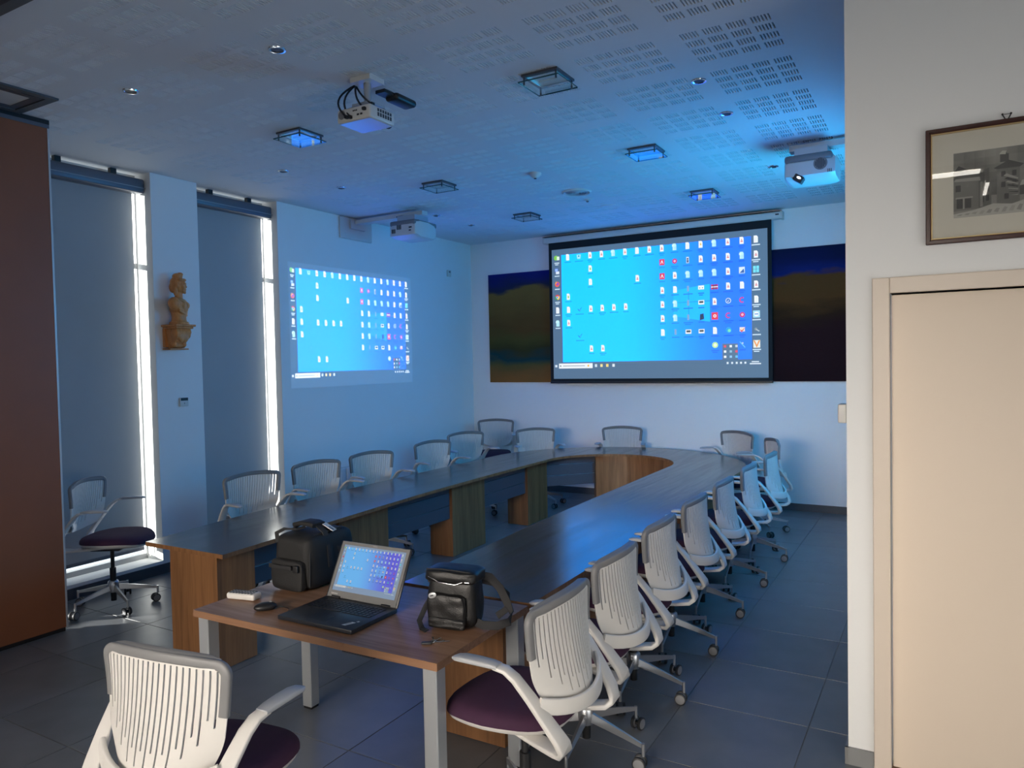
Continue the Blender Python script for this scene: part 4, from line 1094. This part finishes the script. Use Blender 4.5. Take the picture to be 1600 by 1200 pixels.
R_(.02, .29, .185, .315, G(150), 5); R_(.09, .13, .105, .30, G(150), 5)
P_([(.24, .12), (.24, .50), (.36, .48), (.36, .14)], G(96), 3)
for u, v in ((.26, .36), (.31, .36), (.26, .20), (.31, .22)): R_(u, v, u+.03, v+.09, G(55), 4)
R_(.255, .14, .28, .52, G(132), 5)
# tower
P_([(.41, .14), (.41, .70), (.62, .70), (.62, .14)], G(104), 4); P_([(.38, .70), (.52, .80), (.66, .72), (.62, .68), (.41, .68)], G(70), 5)
R_(.44, .78, .52, .90, G(76), 5); P_([(.43, .90), (.46, .95), (.50, .94), (.49, .89)], G(185), 6); R_(.46, .90, .50, .925, G(60), 5)
for u, v in ((.45, .56), (.55, .56), (.45, .40), (.55, .42), (.48, .22)): R_(u, v, u+.04, v+.08, G(60), 6)
P_([(.62, .26), (.62, .40), (.80, .42), (1, .46), (1, .28)], G(72), 4); P_([(.62, .40), (.64, .48), (.84, .50), (.80, .42)], G(165), 5)
for k in range(6): P_([(.66+.055*k, .50), (.70+.055*k, .62+.05*(k % 2)), (.74+.055*k, .52)], G(66+8*(k % 3)), 4)
for k in range(7): P_([(.50+.006*k, .60-.055*k), (.47+.01*k, .57-.05*k), (.60, .50-.04*k), (.61, .515-.04*k)], G(48 if k % 2 else 150), 7)
P_([(0, 0), (0, .06), (.2, .10), (.38, .17), (.55, .14), (.7, .20), (.85, .25), (1, .30), (1, 0)], G(172), 6)
for k in range(14): P_([(.03+.07*k, .03+.01*(k % 3)), (.06+.07*k, .05+.012*k*.8), (.09+.07*k, .05+.012*k*.7), (.07+.07*k, .03)], G(138+6*(k % 4)), 7)
cmesh('print', q, 'print', fp)
MB().b2((.02, -.0165, .02), (FW-.02, -.0145, FH-.02)).build('glazing', 'pic_glass', fp)
hk = MB()
for s in (-1, 1): hk.tube([(FW/2+s*.004, -.012, FH-.002), (FW/2+s*.010, -.012, FH+.010), (FW/2+s*.014, -.010, FH+.018)], .0022, 6).sphere((FW/2+s*.014, -.010, FH+.020), .004, None, 10, 6)
hk.cyl((FW/2-.014, -.010, FH+.019), (FW/2+.014, -.010, FH+.019), .0012, n=6)
hk.build('hanger', 'black', fp, smooth=50)

# ================================================================== THINGS ON THE DESK
# laptop, facing the viewer's left
LX, LY = -2.262, 2.348
lp = thing('laptop', 'open black laptop on the desk showing a blue desktop with many icons', 'laptop', (LX, LY, TZ), math.radians(0.6))
LW, LD = .415, .295
bs = MB().rbox((0, 0, .0115), (LW, LD, .019), .004, seg=2).build('base', 'lap_body', lp, smooth=40)
ks = MB()
for r in range(6):
    nk = 16
    for k in range(nk):
        if r == 5 and 3 < k < 9:
            if k == 4: ks.rbox((-.175+6*.0225, .105-r*.0195, .0222), (.10, .0155, .003), .0008, None, 1)
            continue
        ks.rbox((-.172+k*.0225, .105-r*.0195, .0222), (.019, .0155, .003), .0008, None, 1)
k_ = ks.build('keyboard', 'keys', bs); k_['kind'] = 'stuff'
MB().rbox((-.02, -.085, .0212), (.105, .066, .0008), .0003, None, 1).build('touchpad', 'lap_body', bs)
cmesh('sticker', [([(.125, -.115, .0213), (.145, -.115, .0213), (.165, -.070, .0213), (.145, -.070, .0213)], srgb(190, 192, 195)), ([(.158, -.062, .0213), (.168, -.062, .0213), (.172, -.052, .0213), (.162, -.052, .0213)], srgb(200, 200, 205)),
                  ([(.133, -.106, .02135), (.143, -.106, .02135), (.155, -.080, .02135), (.145, -.080, .02135)], srgb(120, 122, 126))], 'flat', bs)
lidm = MB().rbox((0, .004, .130), (LW, .008, .26), .0035, seg=2).build('lid', 'lap_body', lp, smooth=40)
lidm.location = (0, LD/2-.002, .020); lidm.rotation_euler = (-math.radians(27), 0, 0)
ring_b = MB(); 
for a, c in (((-.198, .002), (.198, .032)), ((-.198, .243), (.198, .258)), ((-.198, .032), (-.182, .243)), ((.182, .032), (.198, .243))): ring_b.b2((a[0], -.0024, a[1]), (c[0], -.0002, c[1]))
ring_b.build('bezel', 'lap_bezel', lidm)
lc, lb = srgb(96, 170, 228), srgb(88, 86, 205)
im = cmesh('display', desktop_quads(lc, lb, srgb(120, 140, 165), .62), 'lap_img', lidm); im.scale = (.364, .25, .211); im.location = (-.182, -.0006, .032)
MB().cyl((-.17, LD/2-.002, .022), (-.12, LD/2-.002, .022), .007, n=12).cyl((.12, LD/2-.002, .022), (.17, LD/2-.002, .022), .007, n=12).build('hinge', 'black', lp, smooth=40)
cm_ = MB().b2((-.012, -.0028, .248), (.012, -.0022, .253)).build('webcam', 'caster_hub', lidm)
def text(txt, size, material, parent, loc, rot, name='lettering'):
    cu = bpy.data.curves.new(name, 'FONT'); cu.body = txt; cu.size = size; cu.extrude = 0; cu.align_x = 'LEFT'
    t_ = bpy.data.objects.new('tmp', cu); COL.objects.link(t_); bpy.context.view_layer.update()
    me = bpy.data.meshes.new_from_object(t_.evaluated_get(bpy.context.evaluated_depsgraph_get()))
    bpy.data.objects.remove(t_); bpy.data.curves.remove(cu)
    me.materials.clear(); me.materials.append(M[material]); o = link(name, me, parent, loc); o.rotation_euler = rot
    return o
text('Lenovo', .013, 'white_plastic', lidm, (-.180, -.0027, .014), (PI/2, 0, 0))
# remote control
rm = thing('remote_control', 'chunky white remote control lying at the left end of the desk', 'remote control', (-2.835, 2.33, TZ), math.radians(12))
MB().rbox((0, 0, .016), (.155, .062, .030), .010).build('body', 'white_plastic', rm, smooth=40)
kb = MB()
for r in range(3):
    for k in range(8): kb.rbox((-.060+k*.0165, -.018+r*.018, .0315), (.011, .010, .003), .001, None, 1)
kk = kb.build('buttons', 'dark', rm); kk['kind'] = 'stuff'
# mouse with a short cable
ms = thing('computer_mouse', 'small black mouse left of the laptop', 'mouse', (-2.615, 2.262, TZ), math.radians(-35))
mo = MB().sphere((0, 0, .0155), (.031, .050, .0200)).build('body', 'black', ms, smooth=60)
for vv in mo.data.vertices: vv.co.z = max(vv.co.z, .001)
MB().b2((-.001, .008, .0325), (.001, .045, .0345)).build('button_split', 'dark', mo)
MB().cyl((-.003, .022, .0335), (.003, .022, .0335), .006, n=12).build('scroll_wheel', 'grey_rubber', mo, smooth=40)
MB().tube([(0, .048, .010), (.01, .075, .006), (.045, .095, .005), (.085, .09, .005), (.11, .06, .005)], .0022, 8).build('cable', 'black', ms, smooth=50)

# padded black equipment bag behind the laptop
eb = thing('equipment_bag', 'boxy black padded equipment bag with a white address label, behind the laptop', 'bag', (-2.725, 2.66, TZ), math.radians(0))
def soft_box(c, d, r, wob=.004, cuts=5, seed=1, taper=0.):
    bm = bmesh.new(); bmesh.ops.create_cube(bm, size=1)
    bmesh.ops.subdivide_edges(bm, edges=bm.edges[:], cuts=cuts, use_grid_fill=True)
    rnd = random.Random(seed)
    for v in bm.verts:
        p = Vector((v.co.x*d[0], v.co.y*d[1], v.co.z*d[2]))
        h = Vector((max(0, d[0]/2-r), max(0, d[1]/2-r), max(0, d[2]/2-r)))
        q_ = Vector((max(-h.x, min(h.x, p.x)), max(-h.y, min(h.y, p.y)), max(-h.z, min(h.z, p.z))))
        k = p-q_
        if k.length > 0: p = q_+k.normalized()*r
        bul = 1+.03*(1-(2*p.z/d[2])**2)-taper*(p.z/d[2]+.5)
        p.x *= bul; p.y *= bul
        p += Vector((rnd.uniform(-wob, wob), rnd.uniform(-wob, wob), rnd.uniform(-wob, wob)*.5))
        v.co = p
    for v in bm.verts: v.co += Vector(c)
    return bm
def soft(name, c, d, r, material, parent, **kw):
    o = MB().bm(soft_box(c, d, r, **kw)).build(name, material, parent)
    s_ = o.modifiers.new('s', 'SUBSURF'); s_.levels = 2; s_.render_levels = 2
    bake(o)
    for p in o.data.polygons: p.use_smooth = True
    mz = min(v.co.z for v in o.data.vertices)
    return o
BW, BD, BH = .245, .32, .265
# long side runs away from the viewer
soft('body', (0, .02, BH/2+.002), (BW, BD, BH), .035, 'nylon', eb, seed=3, wob=.003)
soft('front_pocket', (-.005, -.150, .080), (.205, .05, .150), .02, 'nylon', eb, seed=5, wob=.003)
MB().band([(-.115, -.170, .118), (-.06, -.185, .122), (0, -.188, .124), (.05, -.186, .124)], (0, 0, 1), .020, .006).build('pocket_strap', 'nylon2', eb, smooth=50)
MB().rbox((.075, -.182, .122), (.03, .012, .034), .004).build('buckle', 'black', eb, smooth=40)
MB().tube([(.112, -.13, .03), (.116, -.13, .12), (.108, -.12, .225), (.09, -.07, .262), (.09, .12, .27)], .004, 8).build('zip_piping', 'nylon2', eb, smooth=50)
# carry handle: padded wrap across the top, strap loops down both long sides
hp = [(-.118, -.01, .10), (-.122, -.01, .20), (-.10, -.01, .272), (-.05, -.01, .300), (0, -.01, .306), (.05, -.01, .300), (.10, -.01, .268), (.124, -.005, .20), (.126, 0, .10)]
MB().band(hp, (0, 1, 0), .036, .006).build('handle_strap', 'nylon2', eb, smooth=50)
MB().band([(-.075, -.01, .294), (-.03, -.01, .306), (.03, -.01, .306), (.06, -.01, .299)], (0, 1, 0), .085, .022).build('handle_wrap', 'nylon', eb, smooth=60)
MB().band([(-.09, -.135, .225), (-.105, -.128, .268), (-.07, -.11, .288), (-.02, -.08, .284), (.0, -.04, .29)], (.6, .5, 0), .022, .005).build('shoulder_strap_loop', 'nylon2', eb, smooth=50)
MB().band([(.03, .0, .306), (.07, .02, .285), (.118, .05, .22), (.131, .09, .13), (.120, .14, .09)], (0, 1, .2), .036, .005).build('shoulder_strap', 'nylon2', eb, smooth=50)
lb_ = MB().rbox((0, 0, 0), (.066, .040, .003), .001).build('address_label', 'white_plastic', eb)
lb_.location = (.088, .035, .283); lb_.rotation_euler = (0, math.radians(30), math.radians(18))
cmesh('label_writing', [([(-.004+.008*k, -.010+.003*(k % 2), .0017), (.002+.008*k, -.012, .0017), (.005+.008*k, .004, .0017), (0+.008*k, .006-.004*(k % 2), .0017)], srgb(40, 42, 48)) for k in range(4)], 'flat', lb_)

# shoulder bag
sb = thing('shoulder_bag', 'black leather shoulder bag with looped strap beside the laptop', 'bag', (-1.755, 2.51, TZ), math.radians(8))
soft('body', (0, 0, .108), (.225, .13, .208), .03, 'leather', sb, seed=8, wob=.005, taper=.10)
soft('front_pocket', (-.005, -.072, .078), (.165, .035, .135), .016, 'leather', sb, seed=9, wob=.004)
soft('lower_pleats', (0, -.088, .030), (.16, .022, .045), .010, 'leather', sb, seed=10, wob=.003)
soft('top_flap', (.006, -.008, .214), (.225, .140, .062), .024, 'leather', sb, seed=11, wob=.004)
MB().tube([(-.085, -.075, .212), (-.03, -.084, .194), (.04, -.084, .190), (.085, -.070, .205)], .0025, 8).build('zip', 'chrome', sb, smooth=50)
MB().tube([(-.09, -.078, .243), (-.03, -.085, .250), (.05, -.082, .247), (.10, -.06, .236)], .003, 8).build('flap_piping', 'nylon2', sb, smooth=50)
MB().rbox((.09, -.075, .20), (.022, .006, .006), .002).build('zip_puller', 'chrome', sb)
bd = MB().lathe([(.019, 0), (.019, .002), (.016, .003)], n=24).build('oval_badge', 'alu', sb, smooth=30)
bd.scale = (1, .62, 1); bd.location = (-.060, -.0905, .140); bd.rotation_euler = (PI/2, math.radians(-18), 0)
MB().b2((-.009, -.004, .003), (.006, .004, .0036)).build('badge_mark', 'dark', bd)
MB().tube([(-.10, -.02, .215), (-.112, -.03, .20), (-.108, -.03, .178), (-.10, -.02, .165)], .004, 8).build('strap_ring', 'chrome', sb, smooth=50)
MB().band([(.095, .03, .205), (.135, .05, .195), (.175, .06, .150), (.205, .06, .095), (.235, .045, .055), (.24, .0, .035), (.20, -.03, .024), (.14, -.035, .022), (.08, -.02, .03)], [(0, .3, 1)]*9, .034, .005).build('shoulder_strap', 'nylon2', sb, smooth=60)
MB().band([(.09, .05, .18), (.14, .085, .16), (.19, .10, .11), (.20, .08, .06), (.16, .06, .03)], (0, .4, 1), .03, .005).build('strap_fold', 'nylon2', sb, smooth=60)
MB().band([(-.10, 0, .12), (-.125, -.03, .07), (-.135, -.07, .02), (-.10, -.11, .0045), (-.07, -.125, .004)], (.7, .7, .2), .022, .004).build('trailing_strap', 'nylon2', sb, smooth=60)
# bunch of keys
ky = thing('key_ring', 'bunch of keys with dark fob in front of the shoulder bag', 'keys', (-1.72, 2.29, TZ), math.radians(30))
MB().rbox((-.018, -.012, .0045), (.040, .018, .008), .003).build('fob', 'dark', ky, smooth=40)
MB().tube([(.004+.010*math.cos(a), .002+.010*math.sin(a), .004) for a in [2*PI*i/16 for i in range(17)]], .0012, 6).build('ring', 'chrome', ky, smooth=50)
for k, a in enumerate((15, 55, 100)):
    K = MB(); R = Matrix.Rotation(math.radians(a), 3, 'Z'); c_ = Vector((.008, .004, .0025+.0016*k))
    K.cyl(c_+R @ Vector((.006, 0, -.0008)), c_+R @ Vector((.006, 0, .0008)), .008, n=12); K.box(c_+R @ Vector((.028, 0, 0)), (.032, .005, .0015), R); K.box(c_+R @ Vector((.040, .0035, 0)), (.006, .004, .0015), R)
    K.build('key', 'chrome', ky, smooth=40)
MB().tube([(.012, .0, .004), (.03, -.004, .004), (.05, .0, .004), (.07, .004, .004)], .0022, 6).build('chain', 'chrome', ky, smooth=50)
